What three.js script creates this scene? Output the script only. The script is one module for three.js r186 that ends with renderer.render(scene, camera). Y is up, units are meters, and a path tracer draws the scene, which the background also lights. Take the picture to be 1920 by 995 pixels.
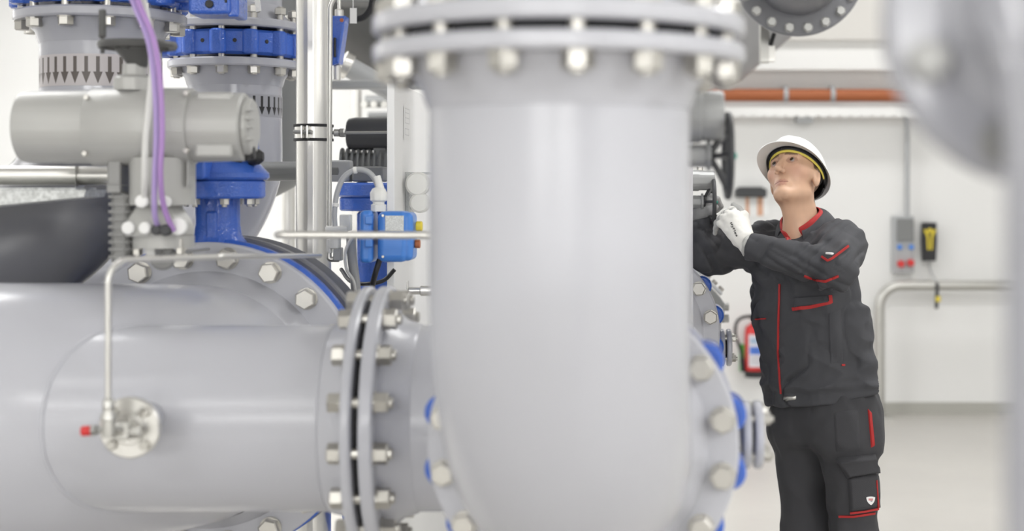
import * as THREE from 'three';
import { mergeGeometries, toCreasedNormals } from 'three/addons/utils/BufferGeometryUtils.js';
import { RoundedBoxGeometry } from 'three/addons/geometries/RoundedBoxGeometry.js';
import { RectAreaLightUniformsLib } from 'three/addons/lights/RectAreaLightUniformsLib.js';

// ---------------------------------------------------------------- camera, light, exposure
const scene = new THREE.Scene();
scene.background = new THREE.Color(0.8, 0.81, 0.8);
const FOCAL = 2800, CX = 1150, CY = 360, EYE = 1.66;      // focal length and optical axis in pixels of a 1920 x 995 frame, eye height in metres
const camera = new THREE.PerspectiveCamera(2 * Math.atan(995 / 2 / FOCAL) * 180 / Math.PI, 1920 / 995, 0.1, 60);
camera.position.set(0, EYE, 0);
camera.setViewOffset(1920, 995, 960 - CX, 497.5 - CY, 1920, 995);
camera.focus = 4.6; camera.userData.fStop = 1.9;
const renderer = new THREE.WebGLRenderer({ antialias: true });
renderer.toneMapping = THREE.LinearToneMapping;
renderer.toneMappingExposure = 1.2;
renderer.shadowMap.enabled = true;
RectAreaLightUniformsLib.init();
const LAMP = 20, LAMP_COLOUR = new THREE.Color(1, 0.995, 0.985);
// ceiling luminaires: centre x, y, z, length along x, width along z, brightness
const LUMINAIRES = [
  [-2.8, 3.7, 2.2, 2.4, 0.45, 1.0], [2.9, 3.7, 2.2, 2.4, 0.45, 2.2],
  [-2.9, 3.7, -1.3, 2.0, 0.4, 0.15], [3.3, 3.7, -1.3, 2.0, 0.4, 1.1],
  [-2.9, 3.7, -5.0, 2.0, 0.4, 1.0], [1.6, 3.7, -5.0, 2.0, 0.4, 1.0],
  [-3.0, 3.2, -7.6, 2.8, 0.4, 1.75], [1.6, 3.2, -7.6, 2.8, 0.4, 0.58],
  [-3.0, 3.6, -10.2, 3.0, 0.3, 0.35], [1.7, 3.6, -10.2, 3.2, 0.3, 0.28],  // unseen pair added to brighten the top of the back wall
];

// wall luminaires behind the photographer, facing the machines: centre x, y, length, height, brightness
const WALL_LUMINAIRES = [[-2.7, 2.5, 3.2, 0.5, 1.0], [1.2, 2.5, 3.2, 0.5, 1.0]];

// ---------------------------------------------------------------- helpers
const V = (x, y, z) => new THREE.Vector3(x, y, z);
const X = V(1, 0, 0), Y = V(0, 1, 0), Z = V(0, 0, 1);
const PI = Math.PI;
// a spot measured in the photograph, set at its real distance from the eye
const at = (px, py, d) => V((px - CX) / FOCAL * d, EYE - (py - CY) / FOCAL * d, -d);
const lerp = (a, b, t) => a + (b - a) * t;
const smooth = (a, b, x) => { const t = Math.min(1, Math.max(0, (x - a) / (b - a))); return t * t * (3 - 2 * t); };
let seed = 12345;
const rnd = () => { seed = (seed * 1664525 + 1013904223) >>> 0; return seed / 4294967296; };
function hash3(x, y, z) { let h = (x * 374761393 + y * 668265263 + z * 2147483647 * 3) | 0; h = Math.imul(h ^ (h >>> 13), 1274126177); return ((h ^ (h >>> 16)) >>> 0) / 4294967296; }
function noise3(x, y, z) {
  const xi = Math.floor(x), yi = Math.floor(y), zi = Math.floor(z), f = t => t * t * (3 - 2 * t);
  const u = f(x - xi), v = f(y - yi), w = f(z - zi);
  const c = (a, b, d) => hash3(xi + a, yi + b, zi + d);
  return lerp(lerp(lerp(c(0, 0, 0), c(1, 0, 0), u), lerp(c(0, 1, 0), c(1, 1, 0), u), v), lerp(lerp(c(0, 0, 1), c(1, 0, 1), u), lerp(c(0, 1, 1), c(1, 1, 1), u), v), w) * 2 - 1;
}
const used = new Map(), BASE = new Map();
function uniq(n) { const k = used.get(n) || 0; used.set(n, k + 1); return k ? `${n}_${String(k).padStart(3, '0')}` : n; }
function thing(name, label, category, base, group) {
  const g = new THREE.Group(); g.name = uniq(name); g.position.copy(base);
  g.userData = { label, category }; if (group) g.userData.group = group;
  scene.add(g); BASE.set(g, base.clone()); return g;
}
function shade(m) { m.castShadow = true; m.receiveShadow = true; return m; }
function put(parent, name, geo, mat, label) {              // geometry in world metres becomes a part of parent
  const b = BASE.get(parent), m = shade(new THREE.Mesh(geo, mat));
  geo.translate(-b.x, -b.y, -b.z); m.name = name; if (label) m.userData.label = label;
  parent.add(m); BASE.set(m, b); return m;
}
const qTo = (dir, spin = 0) => new THREE.Quaternion().setFromUnitVectors(Y, dir.clone().normalize()).multiply(new THREE.Quaternion().setFromAxisAngle(Y, spin));
function place(parent, name, geo, mat, pos, dir = Y, spin = 0, scale = 1) {   // shared geometry, own pose
  const m = shade(new THREE.Mesh(geo, mat)); m.name = name; m.position.copy(pos).sub(BASE.get(parent)); m.quaternion.copy(qTo(dir, spin)); m.scale.setScalar(scale);
  parent.add(m); return m;
}
function solo(name, label, category, geo, mat, group, kind) {
  geo.computeBoundingBox(); const c = geo.boundingBox.getCenter(V(0, 0, 0)); c.y = geo.boundingBox.min.y; geo.translate(-c.x, -c.y, -c.z);
  const m = shade(new THREE.Mesh(geo, mat)); m.name = kind === 'structure' ? name : uniq(name); m.position.copy(c);
  m.userData = { label, category }; if (group) m.userData.group = group; if (kind) m.userData.kind = kind;
  scene.add(m); BASE.set(m, c.clone()); return m;
}
function norm(g) {
  let n = g.index ? g.toNonIndexed() : g;
  for (const k of Object.keys(n.attributes)) if (!['position', 'normal', 'uv'].includes(k)) n.deleteAttribute(k);
  if (!n.attributes.uv) n.setAttribute('uv', new THREE.BufferAttribute(new Float32Array(n.attributes.position.count * 2), 2));
  n.morphAttributes = {}; return n;
}
const merge = (...l) => mergeGeometries(l.flat().map(norm));
const orient = (g, pos, dir, spin = 0) => { g.applyQuaternion(qTo(dir, spin)); g.translate(pos.x, pos.y, pos.z); return g; };
function lathe(profile, pos, dir = Y, seg = 56, crease = 0.7) {
  const g = toCreasedNormals(new THREE.LatheGeometry(profile.map(p => new THREE.Vector2(Math.max(p[0], 1e-5), p[1])), seg), crease);
  return orient(g, pos, dir);
}
// disc or ring with softened rims, from height a to height b along dir
const disc = (ro, a, b, pos, dir = Y, seg = 56, e = 0.003, ri = 0) => lathe(ri ? [[ri, a], [ro - e, a], [ro, a + e], [ro, b - e], [ro - e, b], [ri, b], [ri, a]] : [[0, a], [ro - e, a], [ro, a + e], [ro, b - e], [ro - e, b], [0, b]], pos, dir, seg);
const rod = (a, b, r, seg = 20) => { const d = b.clone().sub(a), L = d.length(), e = Math.min(r * 0.15, L * 0.2); return disc(r, 0, L, a, d, seg, e); };
function box(w, h, d, pos, r = 0.004, q) { const g = new RoundedBoxGeometry(w, h, d, 2, Math.min(r, w * 0.45, h * 0.45, d * 0.45)); if (q) g.applyQuaternion(q); g.translate(pos.x, pos.y, pos.z); return g; }
const box2 = (a, b, r) => box(Math.abs(a.x - b.x), Math.abs(a.y - b.y), Math.abs(a.z - b.z), a.clone().add(b).multiplyScalar(0.5), r);
function fillet(pts, R, n = 10) {
  const out = [pts[0].clone()];
  for (let i = 1; i < pts.length - 1; i++) {
    const p = pts[i], a = pts[i - 1].clone().sub(p), b = pts[i + 1].clone().sub(p);
    const ang = a.angleTo(b), t = Math.min(R / Math.tan(ang / 2), a.length() * (i === 1 ? 0.99 : 0.49), b.length() * (i === pts.length - 2 ? 0.99 : 0.49));
    a.normalize(); b.normalize();
    const rr = t * Math.tan(ang / 2), bis = a.clone().add(b).normalize(), c = p.clone().addScaledVector(bis, rr / Math.sin(ang / 2));
    const s = p.clone().addScaledVector(a, t).sub(c), e = p.clone().addScaledVector(b, t).sub(c), w = s.angleTo(e);
    for (let k = 0; k <= n; k++) { const u = k / n, q = s.clone().multiplyScalar(Math.sin((1 - u) * w) / Math.sin(w)).addScaledVector(e, Math.sin(u * w) / Math.sin(w)); out.push(q.add(c)); }
  }
  out.push(pts[pts.length - 1].clone()); return out;
}
const spline = (pts, n = 40) => new THREE.CatmullRomCurve3(pts, false, 'centripetal').getPoints(n);
function sweep(pts, r, seg = 16, cap = true) {              // round tube through dense points; r number or function of 0..1
  const pos = [], nor = [], uv = [], idx = [], N = pts.length;
  let t0 = pts[1].clone().sub(pts[0]).normalize(), n0 = Math.abs(t0.y) > 0.9 ? V(1, 0, 0) : V(0, 1, 0);
  n0.addScaledVector(t0, -n0.dot(t0)).normalize(); let len = 0;
  const frames = [];
  for (let i = 0; i < N; i++) {
    const t = (i === 0 ? pts[1].clone().sub(pts[0]) : i === N - 1 ? pts[i].clone().sub(pts[i - 1]) : pts[i + 1].clone().sub(pts[i - 1])).normalize();
    const q = new THREE.Quaternion().setFromUnitVectors(t0, t); n0.applyQuaternion(q); n0.addScaledVector(t, -n0.dot(t)).normalize(); t0 = t;
    if (i) len += pts[i].distanceTo(pts[i - 1]);
    const b = t.clone().cross(n0), rr = typeof r === 'function' ? r(i / (N - 1)) : r; frames.push(t);
    for (let k = 0; k <= seg; k++) { const a = k / seg * 2 * PI, d = n0.clone().multiplyScalar(Math.cos(a)).addScaledVector(b, Math.sin(a)); pos.push(pts[i].x + d.x * rr, pts[i].y + d.y * rr, pts[i].z + d.z * rr); nor.push(d.x, d.y, d.z); uv.push(k / seg * rr * 2 * PI, len); }
  }
  for (let i = 0; i < N - 1; i++) for (let k = 0; k < seg; k++) { const a = i * (seg + 1) + k, c = a + seg + 1; idx.push(a, a + 1, c, a + 1, c + 1, c); }
  if (cap) for (const e of [0, N - 1]) {
    const c = pos.length / 3, s = e ? 1 : -1, t = frames[e]; pos.push(pts[e].x, pts[e].y, pts[e].z); nor.push(t.x * s, t.y * s, t.z * s); uv.push(0, 0);
    for (let k = 0; k <= seg; k++) { const o = (e * (seg + 1) + k) * 3; pos.push(pos[o], pos[o + 1], pos[o + 2]); nor.push(t.x * s, t.y * s, t.z * s); uv.push(0, 0); }
    for (let k = 0; k < seg; k++) e ? idx.push(c, c + 1 + k, c + 2 + k) : idx.push(c, c + 2 + k, c + 1 + k);
  }
  const g = new THREE.BufferGeometry(); g.setAttribute('position', new THREE.Float32BufferAttribute(pos, 3)); g.setAttribute('normal', new THREE.Float32BufferAttribute(nor, 3)); g.setAttribute('uv', new THREE.Float32BufferAttribute(uv, 2)); g.setIndex(idx); return norm(g);
}
function prism(pts2, depth, bevel = 0.002) {               // outline in x,y pushed along z, centred on z = 0
  const s = new THREE.Shape(pts2.map(p => new THREE.Vector2(p[0], p[1])));
  const g = new THREE.ExtrudeGeometry(s, { depth: depth - 2 * bevel, bevelEnabled: bevel > 0, bevelThickness: bevel, bevelSize: bevel, bevelOffset: -bevel, bevelSegments: 2, curveSegments: 8 });
  g.translate(0, 0, -depth / 2 + bevel); return norm(g);
}
function boxUV(g0, k = 1) {                                 // uv in metres times k, by the way each face points
  const g = norm(g0), p = g.attributes.position, n = g.attributes.normal, u = g.attributes.uv;
  for (let i = 0; i < p.count; i++) { const ax = Math.abs(n.getX(i)), ay = Math.abs(n.getY(i)), az = Math.abs(n.getZ(i)); const t = i - i % 3;
    const bx = Math.abs(n.getX(t)), by = Math.abs(n.getY(t)), bz = Math.abs(n.getZ(t));
    if (bx >= by && bx >= bz) u.setXY(i, p.getZ(i) * k, p.getY(i) * k); else if (by >= bz) u.setXY(i, p.getX(i) * k, p.getZ(i) * k); else u.setXY(i, p.getX(i) * k, p.getY(i) * k); }
  return g;
}
// ---------------------------------------------------------------- textures and materials
function dataTex(n, fn, srgb) {
  const d = new Uint8Array(n * n * 4);
  for (let y = 0; y < n; y++) for (let x = 0; x < n; x++) { const c = fn(x / n, y / n, x, y); const o = (y * n + x) * 4; d[o] = c[0]; d[o + 1] = c[1]; d[o + 2] = c[2]; d[o + 3] = 255; }
  const t = new THREE.DataTexture(d, n, n); t.wrapS = t.wrapT = THREE.RepeatWrapping; t.magFilter = THREE.LinearFilter; t.minFilter = THREE.LinearMipmapLinearFilter; t.generateMipmaps = true; if (srgb) t.colorSpace = THREE.SRGBColorSpace; t.needsUpdate = true; return t;
}
function tnoise(x, y, f, z) {                               // noise that repeats over 0..1
  const a = noise3(x * f, y * f, z), b = noise3((x - 1) * f, y * f, z), c = noise3(x * f, (y - 1) * f, z), d = noise3((x - 1) * f, (y - 1) * f, z);
  return lerp(lerp(a, b, x), lerp(c, d, x), y);
}
const castBump = dataTex(256, (x, y) => { const v = 128 + 70 * tnoise(x, y, 40, 1) + 45 * tnoise(x, y, 16, 2); return [v, v, v]; });
const weaveBump = dataTex(128, (x, y, i, j) => { const v = 128 + 50 * Math.sin((i + j) * PI / 4) + 40 * tnoise(x, y, 30, 5); return [v, v, v]; });
const floorMap = dataTex(512, (x, y) => { const n = tnoise(x, y, 5, 3) * 5 + tnoise(x, y, 14, 4) * 3 + tnoise(x, y, 60, 6) * 2; return [194 + n, 191 + n, 186 + n * 0.9]; }, true);
const plasterBump = dataTex(256, (x, y) => { const v = 128 + 60 * tnoise(x, y, 50, 7) + 40 * tnoise(x, y, 12, 8); return [v, v, v]; });
const zincMap = dataTex(256, (x, y) => { const n = tnoise(x, y, 26, 11) * 26 + tnoise(x, y, 60, 12) * 16; return [196 + n, 198 + n, 197 + n]; }, true);
const rgb = (r, g, b) => new THREE.Color(r, g, b);
const std = (c, roughness = 0.5, metalness = 0, o = {}) => new THREE.MeshPhysicalMaterial({ color: c, roughness, metalness, ...o });
const M = {
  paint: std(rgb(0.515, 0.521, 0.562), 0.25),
  paintShaded: std(rgb(0.42, 0.425, 0.465), 0.16),  // same grey pipe paint, weaker light put into the colour
  shadedSlate: std(rgb(0.15, 0.152, 0.167), 0.34),  // pipe grey darkened to stand for shade; also colours the rubber joint
  blue: std(rgb(0.05, 0.135, 0.54), 0.16, 0, { bumpMap: castBump, bumpScale: 0.0018 }),
  blueSmooth: std(rgb(0.06, 0.225, 0.66), 0.3),
  zinc: std(rgb(0.50, 0.487, 0.455), 0.32, 0.92),
  darkZinc: std(rgb(0.36, 0.36, 0.35), 0.4, 0.8),
  steel: std(rgb(0.68, 0.67, 0.64), 0.33, 0.95),
  steelDull: std(rgb(0.52, 0.515, 0.49), 0.36, 0.9),
  galv: std(rgb(1, 1, 1), 0.5, 0.6, { map: zincMap }),
  silver: std(rgb(0.46, 0.46, 0.445), 0.42, 0.15),
  actuator: std(rgb(0.33, 0.335, 0.335), 0.4, 0.15),
  silverDark: std(rgb(0.27, 0.27, 0.265), 0.45, 0.15),
  machine: std(rgb(0.2, 0.205, 0.205), 0.45),
  wheel: std(rgb(0.085, 0.085, 0.083), 0.45),
  charcoal: std(rgb(0.045, 0.046, 0.05), 0.5),
  black: std(rgb(0.016, 0.016, 0.018), 0.5),
  rubber: std(rgb(0.02, 0.02, 0.022), 0.7),
  white: std(rgb(0.88, 0.88, 0.87), 0.4),
  whitePlastic: std(rgb(0.78, 0.78, 0.75), 0.35),
  greyPlastic: std(rgb(0.42, 0.43, 0.44), 0.45),
  purple: std(rgb(0.44, 0.33, 0.64), 0.4),
  purpleDark: std(rgb(0.42, 0.25, 0.56), 0.4),
  whiteCable: std(rgb(0.72, 0.72, 0.70), 0.45),
  red: std(rgb(0.62, 0.03, 0.03), 0.4),
  yellow: std(rgb(0.75, 0.6, 0.05), 0.45),
  orange: std(rgb(0.40, 0.12, 0.04), 0.5),
  peach: std(rgb(0.72, 0.42, 0.28), 0.5),
  green: std(rgb(0.1, 0.5, 0.08), 0.5),
  teal: std(rgb(0.05, 0.35, 0.27), 0.5),
  wall: std(rgb(0.82, 0.82, 0.81), 0.8, 0, { bumpMap: plasterBump, bumpScale: 0.0006 }),
  ceil: std(rgb(0.82, 0.82, 0.81), 0.85),
  soffit: std(rgb(0.68, 0.665, 0.635), 0.8),
  base: std(rgb(0.42, 0.415, 0.38), 0.5),
  floor: std(rgb(1, 1, 1), 0.28, 0, { map: floorMap }),
  lamp: new THREE.MeshStandardMaterial({ color: 0xffffff, emissive: LAMP_COLOUR, emissiveIntensity: 2 }),
};
// ---------------------------------------------------------------- the room
const RM = { x0: -4.8, x1: 4.4, z0: -11.2, z1: 8, h: 4.2 };
const slab = (name, label, a, b, mat) => solo(name, label, name.split('_')[0], boxUV(norm(new THREE.BoxGeometry(b.x - a.x, b.y - a.y, b.z - a.z).translate((a.x + b.x) / 2, (a.y + b.y) / 2, (a.z + b.z) / 2)), 0.33), mat, null, 'structure');
slab('floor', 'pale seamless resin floor', V(RM.x0, -0.2, RM.z0), V(RM.x1, 0, RM.z1), M.floor);
slab('ceiling', 'white painted ceiling slab', V(RM.x0, RM.h, RM.z0), V(RM.x1, RM.h + 0.2, RM.z1), M.ceil);
slab('wall_back', 'white plastered wall behind the worker', V(RM.x0, 0, RM.z0 - 0.2), V(RM.x1, RM.h, RM.z0), M.wall);
slab('wall_front', 'white wall behind the photographer', V(RM.x0, 0, RM.z1), V(RM.x1, RM.h, RM.z1 + 0.2), M.wall);
slab('wall_left', 'white wall at the left end', V(RM.x0 - 0.2, 0, RM.z0), V(RM.x0, RM.h, RM.z1), M.wall);
slab('wall_right', 'white wall at the right end', V(RM.x1, 0, RM.z0), V(RM.x1 + 0.2, RM.h, RM.z1), M.wall);
slab('baseboard_back', 'grey skirting along the foot of the back wall', V(RM.x0, 0, RM.z0), V(RM.x1, 0.085, RM.z0 + 0.025), M.base);
slab('trim_1', 'cream soffit under the ceiling at the back wall', V(0.4, 2.78, RM.z0), V(RM.x1, RM.h, RM.z0 + 0.22), M.soffit);
slab('trim_2', 'white beam running along the back wall', V(0.4, 2.565, RM.z0), V(RM.x1, 2.78, RM.z0 + 0.16), M.white);
for (const [x, y, z, l, w, k] of LUMINAIRES) {
  const g = thing('ceiling_luminaire', 'long white ceiling luminaire hung out of view above the machines', 'lamp', V(x, y, z), 'ceiling luminaires out of view');
  put(g, 'housing', box(l, 0.06, w, V(x, y + 0.035, z), 0.01), M.white);
  put(g, 'diffuser', box(l - 0.04, 0.012, w - 0.04, V(x, y + 0.003, z), 0.004), M.lamp);
  for (const s of [-1, 1]) put(g, 'hanger', rod(V(x + s * l * 0.4, y + 0.06, z), V(x + s * l * 0.4, RM.h, z), 0.006, 8), M.zinc);
  const L = new THREE.RectAreaLight(LAMP_COLOUR, LAMP * k, l - 0.06, w - 0.06); L.position.set(0, -0.012, 0); L.rotation.x = -PI / 2; g.add(L); L.name = 'light';
}
for (const [x, y, l, h, k] of WALL_LUMINAIRES) {
  const z = RM.z1, g = thing('wall_luminaire', 'long white wall luminaire behind the photographer, out of view', 'lamp', V(x, y - h / 2, z), 'wall luminaires out of view');
  put(g, 'housing', box(l, h, 0.07, V(x, y, z - 0.036), 0.01), M.white);
  put(g, 'diffuser', box(l - 0.04, h - 0.04, 0.012, V(x, y, z - 0.074), 0.004), M.lamp);
  const L = new THREE.RectAreaLight(LAMP_COLOUR, LAMP * k, l - 0.06, h - 0.06); L.position.set(0, h / 2, -0.088); g.add(L); L.name = 'light';
}
// ---------------------------------------------------------------- bolts, flanges, valves
function hexPrism(af, h, bev) {
  const r = af / Math.sqrt(3), pts = []; for (let k = 0; k < 6; k++) pts.push([r * Math.cos(k * PI / 3), r * Math.sin(k * PI / 3)]);
  const s = new THREE.Shape(pts.map(p => new THREE.Vector2(...p)));
  const g = new THREE.ExtrudeGeometry(s, { depth: h - bev, bevelEnabled: true, bevelThickness: bev, bevelSize: bev, bevelOffset: -bev, bevelSegments: 1, steps: 1 });
  g.rotateX(-PI / 2); return norm(g);
}
const boltCache = new Map();
// head seated at y = 0; shank runs down to -shank; tail > 0 adds a nut and thread end there; stud > 0 a thread end above the head
function boltGeo(af, h, shank = 0, tail = 0, stud = 0) {
  const key = [af, h, shank, tail, stud].join(); if (boltCache.has(key)) return boltCache.get(key);
  const l = [disc(af * 0.62, 0, af * 0.09, V(0, 0, 0), Y, 20, af * 0.02), hexPrism(af, h, af * 0.06).translate(0, af * 0.09, 0)];
  if (stud) l.push(disc(af * 0.31, h, h + af * 0.09 + stud, V(0, 0, 0), Y, 14, af * 0.05));
  if (shank) l.push(disc(af * 0.32, -shank, 0, V(0, 0, 0), Y, 14, 0.0005));
  if (tail) { l.push(hexPrism(af, h, af * 0.06).rotateX(PI).translate(0, -shank, 0), disc(af * 0.31, -shank - h - tail, -shank, V(0, 0, 0), Y, 14, af * 0.05)); }
  const g = merge(l); boltCache.set(key, g); return g;
}
// n bolts round an axis; phase is measured from ref towards dir x ref
function boltRing(parent, c, dir, n, pitch, ref, phase, geo, mat, keep) {
  const d = dir.clone().normalize(), u = ref.clone().addScaledVector(d, -ref.dot(d)).normalize(), w = d.clone().cross(u);
  for (let k = 0; k < n; k++) { const a = phase + k * 2 * PI / n; if (keep && !keep(a)) continue; place(parent, 'bolt', geo, mat, c.clone().addScaledVector(u, Math.cos(a) * pitch).addScaledVector(w, Math.sin(a) * pitch), d, (k * 37 % 60) * PI / 180); }
}
// welding-neck flange: back face at h = 0 (bolt side), sealing face at h = t; neck grows towards -dir
const flangeGeo = (c, dir, ro, rp, t, neck, hub, seg = 72) => lathe([[rp + 0.0005, -neck], [rp + 0.004, -neck + 0.006], [lerp(rp, hub, 0.4), -neck * 0.5], [hub, -0.012], [hub + 0.006, 0], [ro - 0.005, 0], [ro, 0.005], [ro, t - 0.005], [ro - 0.005, t], [rp * 0.98, t]], c, dir, seg);
function lugValve(g, c, dir, rIn, rBody, rLug, half, n, pitch, lug, ref, phase, mat) {   // ring body centred on c with threaded lugs
  const body = put(g, 'valve_body', boxUV(lathe([[rIn, -half], [rBody - 0.01, -half], [rBody, -half + 0.01], [rBody, half - 0.01], [rBody - 0.01, half], [rIn, half]], c, dir, 72), 9), mat);
  const lg = boxUV(disc(lug, -half * 0.98, half * 0.98, V(0, 0, 0), Y, 20, 0.006), 9), d = dir.clone().normalize(), u = ref.clone(), w = d.clone().cross(u);
  for (let k = 0; k < n; k++) { const a = phase + k * 2 * PI / n; place(body, 'lug', lg, mat, c.clone().addScaledVector(u, Math.cos(a) * pitch).addScaledVector(w, Math.sin(a) * pitch), d); }
  return body;
}
function weld(c, dir, r, b = 0.004, seg = 64) { const g = new THREE.TorusGeometry(r, b, 6, seg); g.rotateX(PI / 2); return orient(norm(g), c, dir); }

// ---------------------------------------------------------------- foreground riser and the one behind it
const D400 = { r: 0.203, f: 0.289, p: 0.2625, t: 0.030 };
function riser(label, dx, dz, topFlange, nm) {
  const ax = V(-0.084 + dx, 0, -2.333 + dz), fc = V(-0.057 + dx, 1.192, -2.753 + dz), back = V(fc.x - ax.x, 0, fc.z - ax.z).normalize();
  const g = thing(nm, label, 'pipe', V(ax.x, 0.95, ax.z)), R = 0.35;
  const yTop = topFlange ? 1.80 : RM.h;
  put(g, 'pipe_bend', sweep(fillet([V(ax.x, yTop, ax.z), V(ax.x, fc.y, ax.z), fc.clone().addScaledVector(back, -0.05)], R, 28), D400.r, 72), M.paint);
  const f = put(g, 'flange', flangeGeo(fc.clone().addScaledVector(back, -0.0), back, D400.f, D400.r, D400.t, 0.06, 0.228), M.paint);
  boltRing(f, fc, back.clone().negate(), 16, D400.p, Y, PI / 16, boltGeo(0.040, 0.026, 0.03), M.zinc);
  if (topFlange) {
    const tc = V(ax.x, 1.858, ax.z);
    const t = put(g, 'flange', flangeGeo(tc, Y, D400.f, D400.r, 0.027, 0.07, 0.236), M.paint);
    boltRing(t, tc, V(0, -1, 0), 16, D400.p, Z, -0.131, boltGeo(0.040, 0.024, 0.070, 0.010, 0.006), M.zinc);
    put(g, 'weld_seam', weld(V(ax.x, 1.79, ax.z), Y, D400.r, 0.003), M.paint);
  }
  return { g, ax, fc, back };
}
const A = riser('huge pale grey vertical pipe bending back, in the centre foreground', 0, 0, true, 'riser_pipe');
const B = riser('pale grey vertical pipe mostly hidden behind the huge foreground pipe, beside the worker\'s hands', 0.125, -2.25, false, 'riser_pipe');
{ // upper spool of the foreground riser
  const g = thing('pipe_spool', 'pale grey upper pipe with flange bolted on top of the huge foreground pipe', 'pipe', V(A.ax.x, 1.9, A.ax.z));
  const c = V(A.ax.x, 1.929, A.ax.z);
  put(g, 'flange', flangeGeo(c, V(0, -1, 0), D400.f, D400.r, 0.029, 0.07, 0.236), M.paint);
  put(g, 'pipe', lathe([[D400.r, 0], [D400.r, 2.21]], V(A.ax.x, 1.99, A.ax.z), Y, 72), M.paint);
  put(g, 'gasket', disc(0.25, 0, 0.0148, V(A.ax.x, 1.8851, A.ax.z), Y, 64, 0.001), M.rubber, 'black gasket between the flanges');
}
// blue butterfly valves behind the two risers
function riserValve(R, label, dn) {
  const c = R.fc.clone().addScaledVector(R.back, D400.t + 0.055), g = thing('butterfly_valve', label, 'valve', c.clone().add(V(0, -0.3, 0)));
  const b = lugValve(g, c, R.back, 0.2, 0.272, 0.3, 0.05, 16, 0.2735, 0.034, Y, PI / 16, M.blue);
  put(g, 'neck', boxUV(disc(0.05, 0.25, dn, c, Y, 28, 0.006), 9), M.blue);
  put(g, 'mounting_plate', boxUV(disc(0.085, dn - 0.02, dn, c, Y, 32, 0.004), 9), M.blue);
  return { g, c };
}
const VA = riserValve(A, 'blue lugged butterfly valve behind the flange of the huge foreground pipe', 0.42);
const VB = riserValve(B, 'blue lugged butterfly valve beside the worker, behind the hidden grey pipe', 0.36);
// electric actuators with black handwheels
function handActuator(label, pw, py, d, k, bodyTop, bodyBot, bodyL, bodyR, vc) {
  const h = at(pw, py, d), g = thing('valve_actuator', label, 'actuator', V(vc.x, vc.y + 0.3, h.z));
  const top = at(0, bodyTop, d).y, bot = at(0, bodyBot, d).y, xl = at(bodyL, 0, d).x, xr = at(bodyR, 0, d).x, r = (top - bot) / 2, yc = (top + bot) / 2;
  put(g, 'motor_housing', lathe([[0, 0], [r * 0.9, 0], [r, 0.006], [r, (xr - xl) * 0.72], [r * 0.93, (xr - xl) * 0.74], [r * 0.93, (xr - xl) - 0.006], [r * 0.86, xr - xl], [0, xr - xl]], V(xl, yc, h.z), X, 48), M.actuator);
  put(g, 'column', merge(lathe([[r * 0.8, 0], [r * 0.8, yc - vc.y - 0.3]], V(vc.x, vc.y + 0.3, h.z), Y, 32), disc(r * 1.0, 0, 0.02, V(vc.x, vc.y + 0.34, h.z), Y, 32)), M.actuator);
  put(g, 'hub', lathe([[0, 0], [k * 0.3, 0], [k * 0.3, 0.05 * k / 0.085], [k * 0.26, 0.055 * k / 0.085], [k * 0.26, h.x - xl - k * 0.5], [k * 0.34, h.x - xl - k * 0.48], [k * 0.34, h.x - xl - k * 0.4], [0, h.x - xl - k * 0.4]], V(xl, h.y, h.z), X, 32), M.actuator);
  const w = put(g, 'handwheel', orient(norm(new THREE.TorusGeometry(k * 0.92, k * 0.085, 12, 48)).rotateX(PI / 2), h, X), M.charcoal);
  const sp = []; for (let j = 0; j < 5; j++) { const a = j * 2 * PI / 5 + 0.3; sp.push(rod(V(h.x - k * 0.42, h.y, h.z), V(h.x, h.y + Math.cos(a) * k * 0.9, h.z + Math.sin(a) * k * 0.9), k * 0.06, 8)); }
  put(w, 'spokes', merge(sp, disc(k * 0.26, -k * 0.55, -k * 0.3, h, X, 24)), M.charcoal);
  put(w, 'centre_stem', rod(V(h.x - k * 0.4, h.y, h.z), V(h.x + k * 0.08, h.y, h.z), k * 0.07, 12), M.darkZinc);
  put(w, 'release_button', disc(k * 0.085, k * 0.08, k * 0.2, h, X, 16), M.teal, 'green button');
  for (const [q, s] of [[0.35, 0.4], [0.75, -0.2]]) place(g, 'bolt', boltGeo(0.018, 0.012, 0.01), M.zinc, V(lerp(xl, xr, q), top - 0.002 - s * s * 0.01, h.z + s * r), Y);
  return g;
}
handActuator('grey valve actuator with larger black handwheel, upper right of the huge pipe', 1365, 292, 2.95, 0.087, 166, 268, 1200, 1356, VA.c);
handActuator('grey valve actuator with smaller black handwheel that the worker reaches for', 1337, 378, 5.0, 0.083, 318, 358, 1230, 1340, VB.c);
// small flanged branches pointing right
function branch(label, px, py, d, r, R) {
  const c = at(px, py, d), g = thing('branch_flange', label, 'flange', V(R.fc.x + 0.1, c.y - r, c.z));
  put(g, 'stub', lathe([[r * 0.42, 0], [r * 0.42, c.x - R.fc.x - 0.1]], V(R.fc.x + 0.1, c.y, c.z), X, 32), M.paint);
  const f1 = put(g, 'flange', disc(r, -0.021, -0.004, c, X, 40, 0.004), M.paint);
  put(g, 'gasket', disc(r * 0.6, -0.004, 0.003, c, X, 32, 0.0005), M.rubber, 'black gasket');
  put(g, 'blind_flange', disc(r, 0.003, 0.020, c, X, 40, 0.004), M.paint);
  boltRing(f1, c.clone().add(V(0.02, 0, 0)), X, 4, r * 0.76, V(0, 1, 0), PI / 4, boltGeo(0.02, 0.012, 0.045, 0.004, 0.006), M.zinc);
}
branch('pair of small grey flanges at the right of the foreground blue valve', 1409, 814, 2.95, 0.067, A);
branch('pair of small grey flanges near the fire extinguisher', 1360, 651, 5.15, 0.064, B);
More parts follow.
